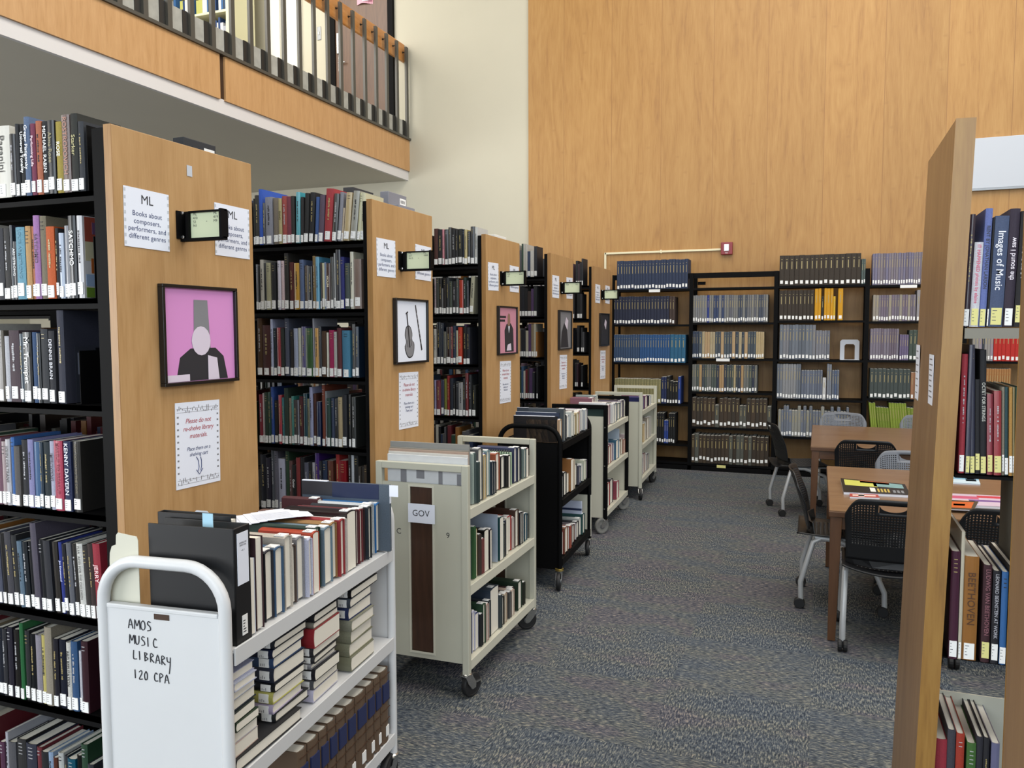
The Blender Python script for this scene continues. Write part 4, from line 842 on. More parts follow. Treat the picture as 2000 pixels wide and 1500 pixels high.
# ================================================================ THINGS ON THE END PANELS
def panelM(xp,y,z): return axes((0,1,0),(0,0,1),(1,0,0),(xp+.001,y,z))   # local x along the aisle, y up, z out of the panel
def flat(m,x0,x1,y0,y1,z0,z1): m.box(x0,x1,y0,y1,z0,z1)
def notice(xp,y,z,lab,detail):
    r=empty('shelf_notice',panelM(xp,y,z)@Matrix.Rotation(rnd.uniform(-.02,.02),4,'Z'),lab,'notice','laminated ML notices')
    MB().box(-.092,.092,-.092,.092,0,.0012).build('sheet','paper_white',r)
    b=MB()
    for i in range(8):
        for s in (-1,1): b.box(s*.088-.0035,s*.088+.0035,-.085+i*.023,-.075+i*.023,.0012,.0016)
    b.build('border','grey_panel',r)
    Z=lambda yy:T((0,yy,.0018))
    text('ML',.040,'ink',Z(.058),r,'heading')
    text('Books about\ncomposers,\nperformers, and\ndifferent genres',.0225,'blue_ink',Z(-.022),r,'body_text',spacing=1.05,line=1.05)
    return r
def holder(xp,y,lines,lab):
    r=empty('range_sign',T((xp,y,1.998)),lab,'sign','projecting range signs')
    MB().box(0,.006,-.0,.05,-.046,.046).build('bracket','black_metal',r)
    f=MB(); f.box(0,.178,.036,.044,-.044,.044); f.build('back_plate','black_metal',r,.002)
    f=MB(); f.box(.0,.178,.018,.038,-.054,-.044); f.box(.028,.178,.026,.038,.040,.046); f.box(.022,.032,.020,.038,-.048,.044); f.box(.168,.178,.010,.038,-.048,.046); f.build('frame','black_metal',r)
    MB().box(.030,.166,.0335,.0355,-.042,.040).build('card','green_card',r)
    for j,(a,bx_) in enumerate(zip(lines,(.042,.126))):
        text(a,.0125,'ink',axes((1,0,0),(0,0,1),(0,-1,0),(bx_,.033,.036-.0065*(a.count('\n')))),r,'lettering','LEFT',line=1.0)
    text('-',.018,'ink',axes((1,0,0),(0,0,1),(0,-1,0),(.098,.033,.012)),r)
    sc_=MB()
    for zz in (-.040,.040): sc_.lathe([(.006,0),(.006,.002),(.002,.003)],axes((1,0,0),(0,0,1),(0,-1,0),(.012,.018,zz)),10)
    sc_.build('screw','chrome',r); return r
def request(xp,y,z,lab,extra=False):
    r=empty('request_note',panelM(xp,y,z)@Matrix.Rotation(-.02,4,'Z'),lab,'note','handwritten request notes')
    MB().box(-.106,.106,-.146,.146,0,.0012).build('sheet','paper_white',r)
    b=MB()
    for yy in (.125,.112,-.118,-.132):
        b.box(-.1,.1,yy-.0006,yy+.0006,.0012,.0015)
    for i in range(26):
        b.box(-.098+i*.0077,-.095+i*.0077,.108+.02*rnd.random(),.114+.02*rnd.random(),.0012,.0016); b.box(-.098+i*.0077,-.095+i*.0077,-.135+.02*rnd.random(),-.129+.02*rnd.random(),.0012,.0016)
    for i in range(10):
        for s in (-1,1): b.box(s*.095-.004,s*.095+.004,-.095+i*.021,-.089+i*.021,.0012,.0015)
    b.build('music_border','mid_grey',r)
    text('Please do not\nre-shelve library\nmaterials.',.0235,'red_ink',T((0,.055,.0018)),r,'body_text',shear=.25,spacing=.95,line=1.1)
    text('Place them on a\nshelving cart'+('\nThank you!' if extra else ''),.0185,'blue_ink',T((0,-.025 if not extra else -.035,.0018)),r,'body_text',shear=.25,spacing=.95,line=1.05)
    a=MB()
    if not extra:
        a.tube([(-.012,-.045,.002),(-.002,-.06,.002),(0,-.08,.002),(-.002,-.095,.002)],.0012,6); a.tube([(.008,-.047,.002),(.012,-.06,.002),(.012,-.08,.002),(.008,-.095,.002)],.0012,6); a.tube([(-.012,-.09,.002),(.002,-.107,.002),(.018,-.088,.002)],.0012,6)
        a.build('arrow','blue_ink',r)
    return r
def frame(xp,y,z,w,h,lab,bg,draw):
    r=empty('framed_poster',panelM(xp,y,z),lab,'framed poster','framed posters on the end panels')
    f=MB(); t=.011
    f.box(-w/2,w/2,-h/2,-h/2+t,0,.022); f.box(-w/2,w/2,h/2-t,h/2,0,.022); f.box(-w/2,-w/2+t,-h/2+t,h/2-t,0,.022); f.box(w/2-t,w/2,-h/2+t,h/2-t,0,.022); f.build('frame','poster_black',r,.0015)
    MB().box(-w/2+t,w/2-t,-h/2+t,h/2-t,.004,.010).build('print','%s'%bg,r)
    draw(r,w,h); return r
def plate(r,pts,material,z0,name='print_shape'):
    return MB().prism(pts,z0,z0+.0005).build(name,material,r)
def d_pink(r,w,h):
    plate(r,[(-.12,-.155),(-.10,-.075),(-.05,-.045),(.07,-.045),(.11,-.075),(.13,-.155)],'charcoal',.0101)
    plate(r,[(-.035,-.045),(-.03,.12),(.035,.12),(.045,-.045)],'mid_grey',.0107)
    plate(r,[(.0+.045*math.cos(a),-.02+.05*math.sin(a)) for a in [i*PI/8 for i in range(16)]],'pale',.0113)
    plate(r,[(.03,-.155),(.03,-.07),(.075,-.08),(.085,-.155)],'pale',.0119)
    MB().box(-.165,-.06,-.155,-.132,.0125,.013).build('title_strip','pale',r)
def d_violin(r,w,h):
    M_=Matrix.Rotation(.16,4,'Z')@T((-.035,-.02,0))
    out=[]
    for i in range(40):
        a=2*PI*i/40; yy=math.sin(a)*.085-.03; rad=(.056 if yy<-.03 else .046)*abs(math.cos(a))**.8*(1-.28*math.exp(-((yy+.022)/.018)**2))
        out.append((rad*(1 if math.cos(a)>=0 else -1),yy))
    def tr(p): q=M_@Vector((p[0],p[1],0)); return (q.x,q.y)
    plate(r,[tr(p) for p in out],'charcoal',.0101,'violin_drawing'); plate(r,[tr((p[0]*.88,(p[1]+.03)*.93-.03)) for p in out],'mid_grey',.0106,'violin_drawing')
    plate(r,[tr(p) for p in ((-.006,-.06),(-.005,.12),(.005,.12),(.006,-.06))],'charcoal',.0111,'violin_drawing')
    plate(r,[tr(p) for p in ((-.013,.115),(-.012,.122),(.013,.128),(.013,.120))],'charcoal',.0113,'violin_drawing')
    for s in (-1,1): plate(r,[tr(p) for p in ((s*.018,-.055),(s*.015,-.02),(s*.018,-.018),(s*.022,-.055))],'charcoal',.0111,'violin_drawing')
    plate(r,[(.04,.135),(.051,.138),(.122,-.10),(.108,-.104)],'charcoal',.0101,'flute_drawing')
    for i in range(7): plate(r,[(.054+i*.0075,.095-i*.026),(.062+i*.0075,.098-i*.026),(.064+i*.0075,.088-i*.026),(.056+i*.0075,.086-i*.026)],'mid_grey',.0107,'flute_drawing')
def d_suit(r,w,h):
    plate(r,[(-.05,-.15),(-.06,.0),(-.02,.045),(.06,.05),(.11,.01),(.12,-.15)],'charcoal',.0101)
    plate(r,[(.0,.035),(.0,.10),(.02,.12),(.045,.11),(.05,.06),(.035,.03)],'flesh',.0107)
    plate(r,[(.01,.03),(.025,-.02),(.04,.03)],'paper_white',.0109); plate(r,[(-.02,-.14),(.0,-.10),(.06,-.09),(.07,-.14)],'pale',.0109)
    MB().box(-.155,-.03,.085,.10,.0101,.0106).build('title_strip','charcoal',r); MB().box(-.155,-.05,.06,.075,.0101,.0106).build('title_strip','charcoal',r)
def d_grey(r,w,h):
    plate(r,[(-.13,-.15),(-.10,-.02),(-.03,.06),(.05,.02),(.10,-.15)],'charcoal',.0101); plate(r,[(-.01,.05),(.03,.11),(.09,.08),(.06,.0)],'pale',.0107)
PN=['pink-poster','violin-drawing','suit-poster','fourth bookcase','fifth bookcase']
signs=[('ML\n410\nS3\nN1','ML\n419\nM9'),('ML\n417\nW15','ML\n1000'),('ML\n420\nA3','ML\n3508'),('ML\n3508','ML\n3561'),('ML\n3562','ML\n3800')]
bgs=['pink','paper_white','pink2','mid_grey','charcoal']; dr_=[d_pink,d_violin,d_suit,d_grey,d_grey]
plab=['framed pink poster with dark and pale grey shapes on the first end panel','framed grey drawing of a violin and flute on white paper','framed dusty pink poster of a figure in a dark suit','small-looking framed grey poster on the fourth end panel','framed dark poster on the last end panel by the wall shelving']
for i,(y0,xp,nm) in enumerate(RNG):
    far=i>2
    notice(xp,y0+.128,1.999,'white ML notice at the near edge of the %s end panel'%PN[i],not far)
    notice(xp,y0+.527,2.005,'white ML notice behind the projecting sign, %s end panel'%PN[i],not far)
    holder(xp,y0+.252,signs[i],'black-framed pale green range sign projecting from the %s end panel'%PN[i])
    frame(xp,y0+(.34 if i==0 else .365),1.632 if i==0 else 1.64,.358,.335,plab[i],bgs[i],dr_[i])
    request(xp,y0+(.324 if i==0 else .345),1.258 if i==0 else 1.28,'white handwritten re-shelving note under the poster, %s end panel'%PN[i],i>0)
tp=MB().box(-.012,.012,-.018,.018,0,.0006).build('tape_scraps','grey_panel'); tp.matrix_world=panelM(-2.0,2.198,2.185); tag(tp,'scrap of clear tape above the ML notices on the first end panel','tape')
# bookends standing at the ends of rows in the pink-poster bookcase
def bookend(x,y,z,h,lab):
    b=MB(); b.box(0,.002,0,.12,0,h); b.box(-.02,.0,0,.12,0,.0015); o=b.build('bookend','black_metal'); o.location=(x,y,z); tag(o,lab,'bookend','black bookends')
bookend(-2.118,1.895,LV[0],.20,'dark bookend ending the top row of the pink-poster bookcase')
bookend(-2.112,1.90,LV[1],.19,'dark bookend ending the second row of the pink-poster bookcase')
bookend(-2.19,1.90,LV[2],.17,'dark bookend ending the third row of the pink-poster bookcase')
bookend(-2.10,4.92,LV[1],.15,'charcoal bookend ending the second row of the suit-poster bookcase')
# ================================================================ BOOK CARTS
def caster(root,x,y,ang,rad,wheelmat,forkmat='chrome',z1=.12,brake=False,wid=.024):
    c=empty('caster'); c.parent=root; c.matrix_local=T((x,y,0))@RZ(ang); off=.03
    w=MB(); w.lathe([(rad*.35,-wid/2),(rad*.78,-wid/2),(rad*.80,-wid/2-.001),(rad*.94,-wid/2),(rad,-wid*.3),(rad,wid*.3),(rad*.94,wid/2),(rad*.8,wid/2+.001),(rad*.78,wid/2),(rad*.35,wid/2)],axes((0,0,1),(0,1,0),(-1,0,0),(0,-off,rad)),28)
    w.build('wheel',wheelmat,c,0,True)
    h=MB(); h.lathe([(rad*.2,-wid/2-.004),(rad*.34,-wid/2-.003),(rad*.34,wid/2+.003),(rad*.2,wid/2+.004)],axes((0,0,1),(0,1,0),(-1,0,0),(0,-off,rad)),14); h.build('hub','steel',c)
    f=MB()
    for s in (-1,1): f.prism([(-.02,z1-.012),(.022,z1-.012),(.012-off*.2,rad+.015),(-off+.012,rad-.012),(-off-.012,rad-.012),(-off-.014,rad+.012)],s*(wid/2+.006)-.0015,s*(wid/2+.006)+.0015,lambda a,b,q:(q,a,b))
    f.box(-wid/2-.008,wid/2+.008,-.022,.024,z1-.014,z1-.010); f.lathe([(.022,z1-.010),(.024,z1-.004),(.018,z1),(.010,z1),(.010,z1+.012)],Matrix(),16)
    if brake: f.box(-.02,.02,-.085,-.045,rad*1.15,rad*1.15+.004)
    f.build('fork',forkmat,c)
    return c
def cart_matrix(key):
    NR,FR,Wd,Tz,zs=CARTS[key]; d=Vector((FR[0]-NR[0],FR[1]-NR[1],0)); L=d.length; d/=L
    return axes((d.y,-d.x,0),(d.x,d.y,0),(0,0,1),(NR[0],NR[1],0)),L,Wd,Tz,zs
def cart(key,label,style,paint,lip,wheel,rad,r=.0,panelmat=None,framemat=None,fork='chrome'):
    M,L,Wd,Tz,zs=cart_matrix(key); root=empty('book_cart',M,label,'book cart','book carts parked along the bookcases')
    fm=framemat or paint; pm=panelmat or paint
    for j,y in enumerate((0,L)):
        fr=MB(); t=.0155
        ys=y+(t if j==0 else -t)
        if style=='round':
            R=.105; p=[(-t,ys,.115)]+[(-t-R+R*math.cos(a),ys,Tz-t-R+R*math.sin(a)) for a in [PI/2*i/8 for i in range(9)]]
            p+=[(-Wd+t+R+R*math.cos(a),ys,Tz-t-R+R*math.sin(a)) for a in [PI/2+PI/2*i/8 for i in range(9)]]+[(-Wd+t,ys,.115)]
            fr.tube(p,t,12); fr.build('end_frame',fm,root,0,True)
        else:
            fr.box(-2*t,0,ys-t,ys+t,.112,Tz); fr.box(-Wd,-Wd+2*t,ys-t,ys+t,.112,Tz); fr.box(-Wd+2*t,-2*t,ys-t,ys+t,Tz-2*t,Tz); fr.build('end_frame',fm,root,.003)
        gap=.095 if style=='round' else .062
        if key=='c1': gap=.100
        e=MB(); yy=y+(.016 if j==0 else -.016); zt=Tz-2*t-gap
        if key=='c2':
            # raised border round a walnut inlay
            a0,a1,b0,b1=-.285,-.175,.19,.945
            for q in ((-Wd+2*t,a0,.16,zt),(a1,-2*t,.16,zt),(a0,a1,.16,b0),(a0,a1,b1,zt)): e.box(q[0],q[1],yy-.008,yy+.008,q[2],q[3])
            e.build('end_panel',pm,root)
            g=MB(); w_=.009
            yf=yy-.010 if j==0 else yy+.010
            for q in ((a0-w_,a1+w_,b0-w_,b0),(a0-w_,a1+w_,b1,b1+w_),(a0-w_,a0,b0,b1),(a1,a1+w_,b0,b1)): g.box(q[0],q[1],yy-.011,yy+.011,q[2],q[3])
            g.build('inlay_border',lip,root); MB().box(a0,a1,yy-.003,yy+.003,b0,b1).build('walnut_inlay','walnut',root)
        else:
            e.box(-Wd+2*t-.002,-2*t+.002,yy-.006,yy+.006,.125 if key!='c1' else .14,zt)
            if key=='c1':
                e.build('end_panel',pm,root); q=MB(); q.box(-Wd+2*t,-2*t,yy-.010,yy+.010,zt-.006,zt+.006); q.build('panel_rim',pm,root,.003)
                if j==0: MB().box(-Wd/2-.022,-Wd/2+.022,yy-.0075,yy-.0055,zt-.024,zt-.010).build('label_slot','dark_brown',root)
            else: e.build('end_panel',pm,root)
    for z in zs:
        s=MB(); s.box(-Wd+.004,-.004,.03,L-.03,z-.012,z-.004)
        s.box(-.006,0,.031,L-.031,z-.044,z+.0); s.box(-Wd,-Wd+.006,.031,L-.031,z-.044,z+.0); s.build('shelf',lip,root,.001)
    MB().box(-Wd/2-.003,-Wd/2+.003,.04,L-.04,zs[2],zs[0]-.05).build('centre_divider',paint,root) if key in ('c2','c4','c5') else None
    for x,y,a,bk in ((-.02,.02,2.6,key=='c2'),(-Wd+.02,.02,.4,False),(-.02,L-.02,2.2,False),(-Wd+.02,L-.02,1.0,False)):
        aa={'c1':(.15,.1,.0,.2),'c2':(2.8,.4,-.9,1.0),'c3':(.15,.3,.1,.2),'c4':(-.75,.5,-.75,.3),'c5':(.35,.2,-.5,.3)}[key][(0 if y<.1 else 2)+(0 if x>-.1 else 1)]
        caster(root,x,y,aa,rad,wheel,fork,.118,bk)
    return root,M,L,Wd,Tz,zs
def spine_up(M,x_end,u,z,w,d,h,lean=0):
    """book lying on its fore edge, spine up, tail at the cart's outer side"""
    return M@T((x_end,u,z))@Matrix.Rotation(lean,4,'X')@axes((0,1,0),(0,0,-1),(-1,0,0),(0,0,d))
def upright_out(M,x_end,u,z,w): return M@T((x_end,u,z))@RZ(PI/2)
def flat_book(M,x_end,u,z,w,rot=0): return M@T((x_end,u,z))@RZ(rot)@axes((0,0,1),(0,1,0),(-1,0,0))
def fill_shelf(key,s,root_tag,M,Wd,z,skip=(),shelfname='',start=0):
    L=CARTBOOKS.get('%ss%d'%(key,s+1),[])
    for i,(u,w,dh,col) in enumerate(L):
        if i in skip or u+w<.040 or (key=='c2' and s==0 and u<.105): continue
        if u<.034: w-=.034-u; u=.034
        hlen=(.20+.05*rnd.random() if dh<.25 else .27) if s==0 or key in('c1','c3') else Wd/2-.046
        xe=-.012-.022*rnd.random(); hlen=min(hlen,.18) if key=='c1' and u<.45 and s==0 else hlen
        lb='%s %s book standing spine-up, %s from near end, %s, %s'%(size_word(w,.22),cname(col),ORD[i],shelfname,root_tag)
        make_book(spine_up(M,xe,max(u,.034),z+.001,w,dh,hlen,0),w,dh,hlen,col,lb,'books on the %s of the %s'%(shelfname,root_tag),name='hardcover_book',marks=False,lh=.03,lz=.006,hard=rnd.random()<.85,cat='book',lw=min(w*.9,.03),sq=.006,bt=.0034)
def back_row(M,x_end,items,z,root_tag,shelfname,L=.19):
    for i,(u,w,dh,col) in enumerate(items):
        lb='%s %s spine-up book in rear row, %s from near end, %s, %s'%(size_word(w,.22),cname(col),ORD[i],shelfname,root_tag)
        make_book(spine_up(M,x_end,u,z+.001,w,dh,L),w,dh,L-.01*rnd.random(),col,lb,'rear row of books on the '+root_tag,name='hardcover_book',marks=False,lh=.03,lz=.006,hard=True)
def folios(M,items,z,Wd,root_tag,shelfname):
    for i,(u,w,hh,wid,col,lean) in enumerate(items):
        lb='%s %s folio standing across the shelf, %s from near end, %s, %s'%('thin' if w<.01 else 'thick',cname(col),ORD[i],shelfname,root_tag)
        # open side up: upright folio, spine to the outer side
        make_book(M@T((-.012,u,z+.001))@Matrix.Rotation(lean,4,'X')@RZ(PI/2),w,wid,hh,col,lb,'folios on the '+root_tag,name='folio',marks=False,lab=False,hard=w>.008,cat='folio')
# --- white cart
root,M,L,Wd,Tz,zs=cart('c1','white book cart with handwriting on its rounded end','round','white_paint','white_paint','rubber_black',.062)
C1=M
# handwriting, drawn as pen strokes
GL={'A':[[(0,0),(.35,1),(.75,0)],[(.15,.38),(.62,.40)]],'M':[[(0,0),(.08,1),(.42,.35),(.78,1),(.9,0)]],'O':[[(.4,1),(.08,.75),(.05,.25),(.35,0),(.68,.25),(.66,.78),(.4,1)]],'S':[[(.6,.9),(.25,1),(.1,.72),(.5,.45),(.55,.12),(.05,0)]],
'U':[[(.02,1),(.05,.3),(.3,0),(.6,.3),(.65,1)]],'I':[[(.1,1),(.14,0)]],'C':[[(.6,.85),(.3,1),(.05,.55),(.2,.08),(.7,.1)]],'L':[[(.08,1),(.02,.03),(.6,0)]],'B':[[(.05,1),(.08,0)],[(.0,.98),(.5,.85),(.1,.55),(.62,.3),(.06,0)]],
'R':[[(.08,0),(.1,1),(.6,.8),(.12,.48),(.7,0)]],'Y':[[(0,1),(.1,.5),(.45,.45)],[(.62,1),(.55,.1),(.35,-.9)]],'1':[[(.2,1),(.22,0)]],'2':[[(.0,.8),(.35,1),(.5,.7),(.0,0),(.6,.02)]],'0':[[(.3,1),(.03,.6),(.12,.05),(.45,.1),(.52,.7),(.3,1)]],'P':[[(.08,0),(.1,1),(.65,.8),(.12,.48)]]}
pen=MB()
def smooth_path(p,n=4):
    if len(p)<3: return p
    o=[]
    for i in range(len(p)-1):
        a=p[max(i-1,0)]; b=p[i]; c=p[i+1]; d=p[min(i+2,len(p)-1)]
        for k in range(n):
            t=k/n; o.append(tuple(.5*((2*b[j])+(-a[j]+c[j])*t+(2*a[j]-5*b[j]+4*c[j]-d[j])*t*t+(-a[j]+3*b[j]-3*c[j]+d[j])*t**3) for j in (0,1)))
    o.append(p[-1]); return o
def write(s,x,z,hh,sp,slope=0):
    for ch in s:
        if ch==' ': x+=hh*.6; continue
        for st in GL[ch]:
            p=[(x+a*hh*.75,z+b*hh) for a,b in smooth_path(st)]
            pen.tube([(a,.0092,b) for a,b in p],.0013,5)
        x+=sp; z+=slope*sp
# panel outer face is at local y = .010
ax=-.292; write('AMOS',ax,.905,.024,.0185,-.03); write('MUSIC',ax+.002,.866,.023,.0175,-.05); write('LIBRARY',ax+.012,.828,.022,.0165,-.08); write('120 CPA',ax+.012,.778,.022,.0155,-.04)
pen.build('handwriting','ink',root)
fill_shelf('c1',0,'white cart',M,Wd,zs[0],skip=(0,1),shelfname='top shelf')
u0=CARTBOOKS['c1s1']
make_book(M@T((-.012,u0[0][0]+.0,zs[0]+.001))@RZ(-PI/2)@T((-u0[0][1]*.98,0,0))@T((0,-.17,0)),u0[0][1]*.96,.17,.195,'cdd2e2','thick white paperback standing fore edge out beside the black binder','books on the top shelf of the white cart',name='hardcover_book',lab=False,marks=False,hard=False)
mb=make_book(M@T((-.012-.17,u0[1][0]+.034,zs[0]+.001))@RZ(-PI/2)@T((0,-.0,0)),.034,.17,.243,'3a1a22','maroon hardcover with a pasted white label, standing upright near the black binder','books on the top shelf of the white cart',name='hardcover_book',lab=False,marks=False,hard=True)
q=MB(); q.box(.0345,.0352,.105,.155,.12,.22); q.mi=1
for i in range(9): q.box(.0352,.0356,.12,.14,.135+i*.006,.138+i*.006)
o=q.build('catalogue_label',['label','ink'],mb); o.matrix_local=Matrix()
back_row(M,-.225,[(.36,.03,.13,'2a4058'),(.395,.025,.135,'27505a'),(.425,.02,.12,'101418'),(.45,.045,.15,'b03a34'),(.50,.03,.14,'2a2a2c'),(.535,.05,.15,'4a4c44'),(.59,.045,.15,'5c5a50'),(.64,.05,.165,'a8343a'),(.695,.06,.17,'6a4a40'),(.76,.04,.16,'54504a'),(.84,.035,.19,'4a1a20')],zs[0],'white cart','top shelf',.15)
# black ring binder
bi=empty('ring_binder',M@T((-.010,.052,zs[0]-.010))@RZ(PI/2),'thick black ring binder standing at the near end of the white cart','binder')
b=MB(); b.box(0,.066,0,.006,0,.30); b.box(0,.004,.0,.25,0,.30); b.box(.062,.066,0,.25,0,.30); b.build('cover','black_plastic',bi,.0025)
MB().box(.008,.058,.012,.242,.008,.27).build('page_block','paper',bi)
MB().box(.010,.056,-.0012,0,.155,.285).build('spine_card','paper_white',bi)
text('AMERICAN\nSPIRITUAL\n\nvol. 1',.0062,'ink',axes((1,0,0),(0,0,1),(0,-1,0),(.033,-.0016,.25)),bi)
q=MB(); q.box(.024,.046,-.0012,0,.025,.075); q.mi=1
for i in range(5): q.box(.027,.027+.004+.009*rnd.random(),-.0016,-.0011,.032+i*.007,.0345+i*.007)
q.build('call_number_label',['label','ink'],bi)
fl=MB().box(.040,.058,.10,.1008,.285,.345).build('blue_tab','blue_tab_',bi) if 'blue_tab_' in MAT else None
mat('tab_blue','9cc4d8',.6); MB().box(.035,.037,.085,.115,.25,.325).build('sticky_tab','tab_blue',bi)
bi2=empty('ring_binder',M@T((-.07,.125,zs[0]+.001))@RZ(PI/2),'second black binder leaning behind the thick black binder on the white cart','binder')
b=MB(); b.box(0,.003,.0,.22,0,.30); b.box(.022,.025,0,.22,0,.30); b.box(0,.025,.217,.22,0,.30); b.build('cover','black_plastic',bi2,.001); MB().box(.004,.021,.0,.214,.004,.29).build('page_block','paper',bi2)
# bookends on the white cart
b=MB(); b.prism([(0,0),(.11,0),(.11,.182),(.105,.19),(.035,.195),(.028,.19),(.026,.172),(.010,.168),(.002,.155),(0,.14)],0,.002,lambda a,c,h:(a,h,c)); b.box(0,.11,0,.10,0,.0015)
o=b.build('bookend','beige_light'); o.matrix_world=M@T((-Wd+.02,.035,zs[0]+.001))@Matrix.Scale(1.35,4,(0,0,1))@Matrix.Scale(.8,4,(1,0,0)); tag(o,'cream metal bookend behind the binders on the white cart','bookend')
b=MB(); b.prism([(0,0),(.125,0),(.125,.12),(.105,.15),(.08,.165),(.045,.165),(.02,.15),(0,.12)],0,.002,lambda a,c,h:(a,h,c)); b.box(0,.12,0,.10,0,.0015)
o=b.build('bookend','grey_panel'); o.matrix_world=M@T((-Wd+.035,.30,zs[0]+.001))@Matrix.Scale(1.6,4,(0,0,1)); tag(o,'rounded grey metal bookend at the rear row of the white cart','bookend')
# folio in a dust wrapper standing across the far end, and loose paper
fo=empty('folio',M@T((-Wd+.055,L-.075,zs[0]+.001)),'large slate folio with navy band standing across the far end of the white cart','folio')
c=MB().box(0,Wd-.045,0,.014,0,.235).build('cover','cloth',fo,.001); c.color=hexc('47525e'); MB().box(0,Wd-.045,-.001,.015,.17,.2355).build('navy_band','spine_navy_',fo) if 'spine_navy_' in MAT else None
mat('band_navy','1f2a48',.3); MB().box(.12,.30,-.001,.0,.182,.2352).build('navy_band','band_navy',fo); MB().box(0,.12,-.001,0,.186,.2352).build('clear_band','charcoal',fo)
MB().box(.0,.10,.0005,.0135,.2352,.238).build('call_slip','paper_white',fo); MB().box(.018,.040,-.0012,0,.148,.172).build('call_number_label','label',fo)
MB().box(Wd-.045,Wd-.044,.001,.013,.17,.215).build('page_tab','paper_white',fo); fl2=MB().box(Wd-.045,Wd-.012,-.0008,.0,.195,.235).build('paper_flag','paper_white',fo)
pp=MB(); n=10
for i in range(n):
    a=i/n; pp.box(-.11+.24*a,-.11+.24*(a+1/n),-.075+.03*a,.085+.03*a,.006*math.sin(a*PI)+.001*i*.2,.006*math.sin(a*PI)+.0012+.001*i*.2)
pp.mi=1
for i in range(6): pp.box(-.05,.07,-.04+i*.016,-.038+i*.016,.0085,.0088)
o=pp.build('loose_paper',['paper_white','grey_panel']); o.matrix_world=M@T((-.24,.56,zs[0]+.185))@RZ(.75)@Matrix.Rotation(-.03,4,'X'); tag(o,'sheet of white paper lying across the spines on the white cart','paper')
# middle shelf: stacks of books lying flat
def stack(u,items,x_end,name,jit=.012,z0=None,tagname='white cart'):
    z=zs[1]+.001 if z0 is None else z0
    n=len(items)
    for i,(col,w,d,h,lb_) in enumerate(items):
        lab='%s %s book lying flat, %s from bottom of %s, %s'%(size_word(w,.2),cname(col),ORD[i],name,tagname)
        xe=x_end-rnd.random()*jit; uu=u+rnd.uniform(-.006,.008)
        make_book(flat_book(M,xe,uu,z,w,rnd.uniform(-.03,.03)),w,d,h,col,lab,'stacks of books on the middle shelf of the '+tagname,name='hardcover_book',marks=lb_ and rnd.random()<.4,lab=lb_,lh=.03,lz=.012,lw=min(w*.8,.024))
        z+=w+.0006
stack(.035,[('16161a',.034,.30,.24,False),('e0c4b8',.036,.115,.2,False),('c8c4cc',.030,.11,.2,False),('3a4a38',.024,.10,.19,False),('202a28',.026,.10,.19,False),('182434',.030,.11,.2,False),('d0d4e4',.022,.095,.18,False),('c4c8dc',.022,.095,.18,False),('b0b4d0',.024,.10,.18,False)],-.012,'nearest stack')
stack(.225,[('14161a',.026,.17,.22,True),('b4a8c4',.026,.16,.22,True),('b8b45c',.032,.16,.23,True),('14161c',.022,.15,.21,True),('141c34',.042,.16,.23,True),('20406a',.030,.155,.22,True),('1c2440',.024,.17,.23,True),('181c28',.022,.17,.23,True),('26364a',.024,.15,.21,True)],-.016,'second stack',z0=zs[1]+.036)
stack(.425,[('d0cce4',.036,.16,.22,False),('5a5a5e',.028,.15,.21,True),('1c1c24',.036,.15,.2,True),('8a8a90',.016,.15,.19,True),('202024',.020,.15,.2,True),('38363a',.026,.17,.22,True),('9a2c34',.056,.16,.22,False),('908c80',.018,.15,.2,False),('12141a',.024,.15,.2,False)],-.012,'third stack')
stack(.66,[('7c7c66',.045,.17,.24,False),('84846c',.042,.17,.24,False),('80806a',.040,.165,.23,False),('8a8a78',.036,.165,.23,False),('1c2c5c',.040,.165,.23,True),('38404c',.030,.165,.23,True),('121216',.026,.20,.26,True)],-.010,'far cream-paged stack')
# bottom shelf: brown volumes, spines outward, blue and white labels
for i,(u,w,dh,col) in enumerate(CARTBOOKS['c1s3']):
    w=w-.004; v=empty('bound_volume',M@T((-.006,u,zs[2]+.001))@RZ(PI/2),'thick brown bound volume with blue spine label, %s from near end, white cart bottom shelf'%ORD[i],'volume','brown volumes on the bottom shelf of the white cart')
    c=cover_mb(w,.22,.262,.003,.004).build('cover','maroon',v); MB().box(.004,w-.004,.008,.215,.004,.259).build('pages','paper',v)
    b=MB(); b.box(w*.12,w*.88,-.0055,.0,.15,.215); b.build('blue_title_label','spine_blue',v)
    MB().box(w*.42,w*.78,-.0056,.0,.022,.058).build('call_number_label','label',v)
    g=MB()
    for zz in (.08,.12,.148,.242): g.box(w*.04,w*.96,-.0056,-.002,zz,zz+.0012)
    g.build('spine_band','dark_brown',v)
# folding step behind the binder
# --- beige cart with GOV card
root,M,L,Wd,Tz,zs=cart('c2','beige book cart with walnut inlay and a GOV card on its end','square','beige_paint','beige_light','rubber_black',.055)
gc=empty('paper_sign',M@T((-.223,-.004,.828)),'white laminated GOV card taped to the beige cart','sign')
MB().box(-.066,.066,-.003,0,-.043,.043).build('card','paper_white',gc); text('GOV',.040,'ink',axes((1,0,0),(0,0,1),(0,-1,0),(-.002,-.0034,.0)),gc)
text('9',.036,'ink',axes((1,0,0),(0,0,1),(0,-1,0),(-.10,.0075,.735)),root,'stencil_mark'); text('C',.036,'ink',axes((1,0,0),(0,0,1),(0,-1,0),(-.345,.0075,.735)),root,'stencil_mark')
fill_shelf('c2',0,'GOV cart',M,Wd,zs[0],skip=(16,),shelfname='top shelf')
fill_shelf('c2',1,'GOV cart',M,Wd,zs[1],skip=(11,),shelfname='middle shelf')
fill_shelf('c2',2,'GOV cart',M,Wd,zs[2],shelfname='bottom shelf')
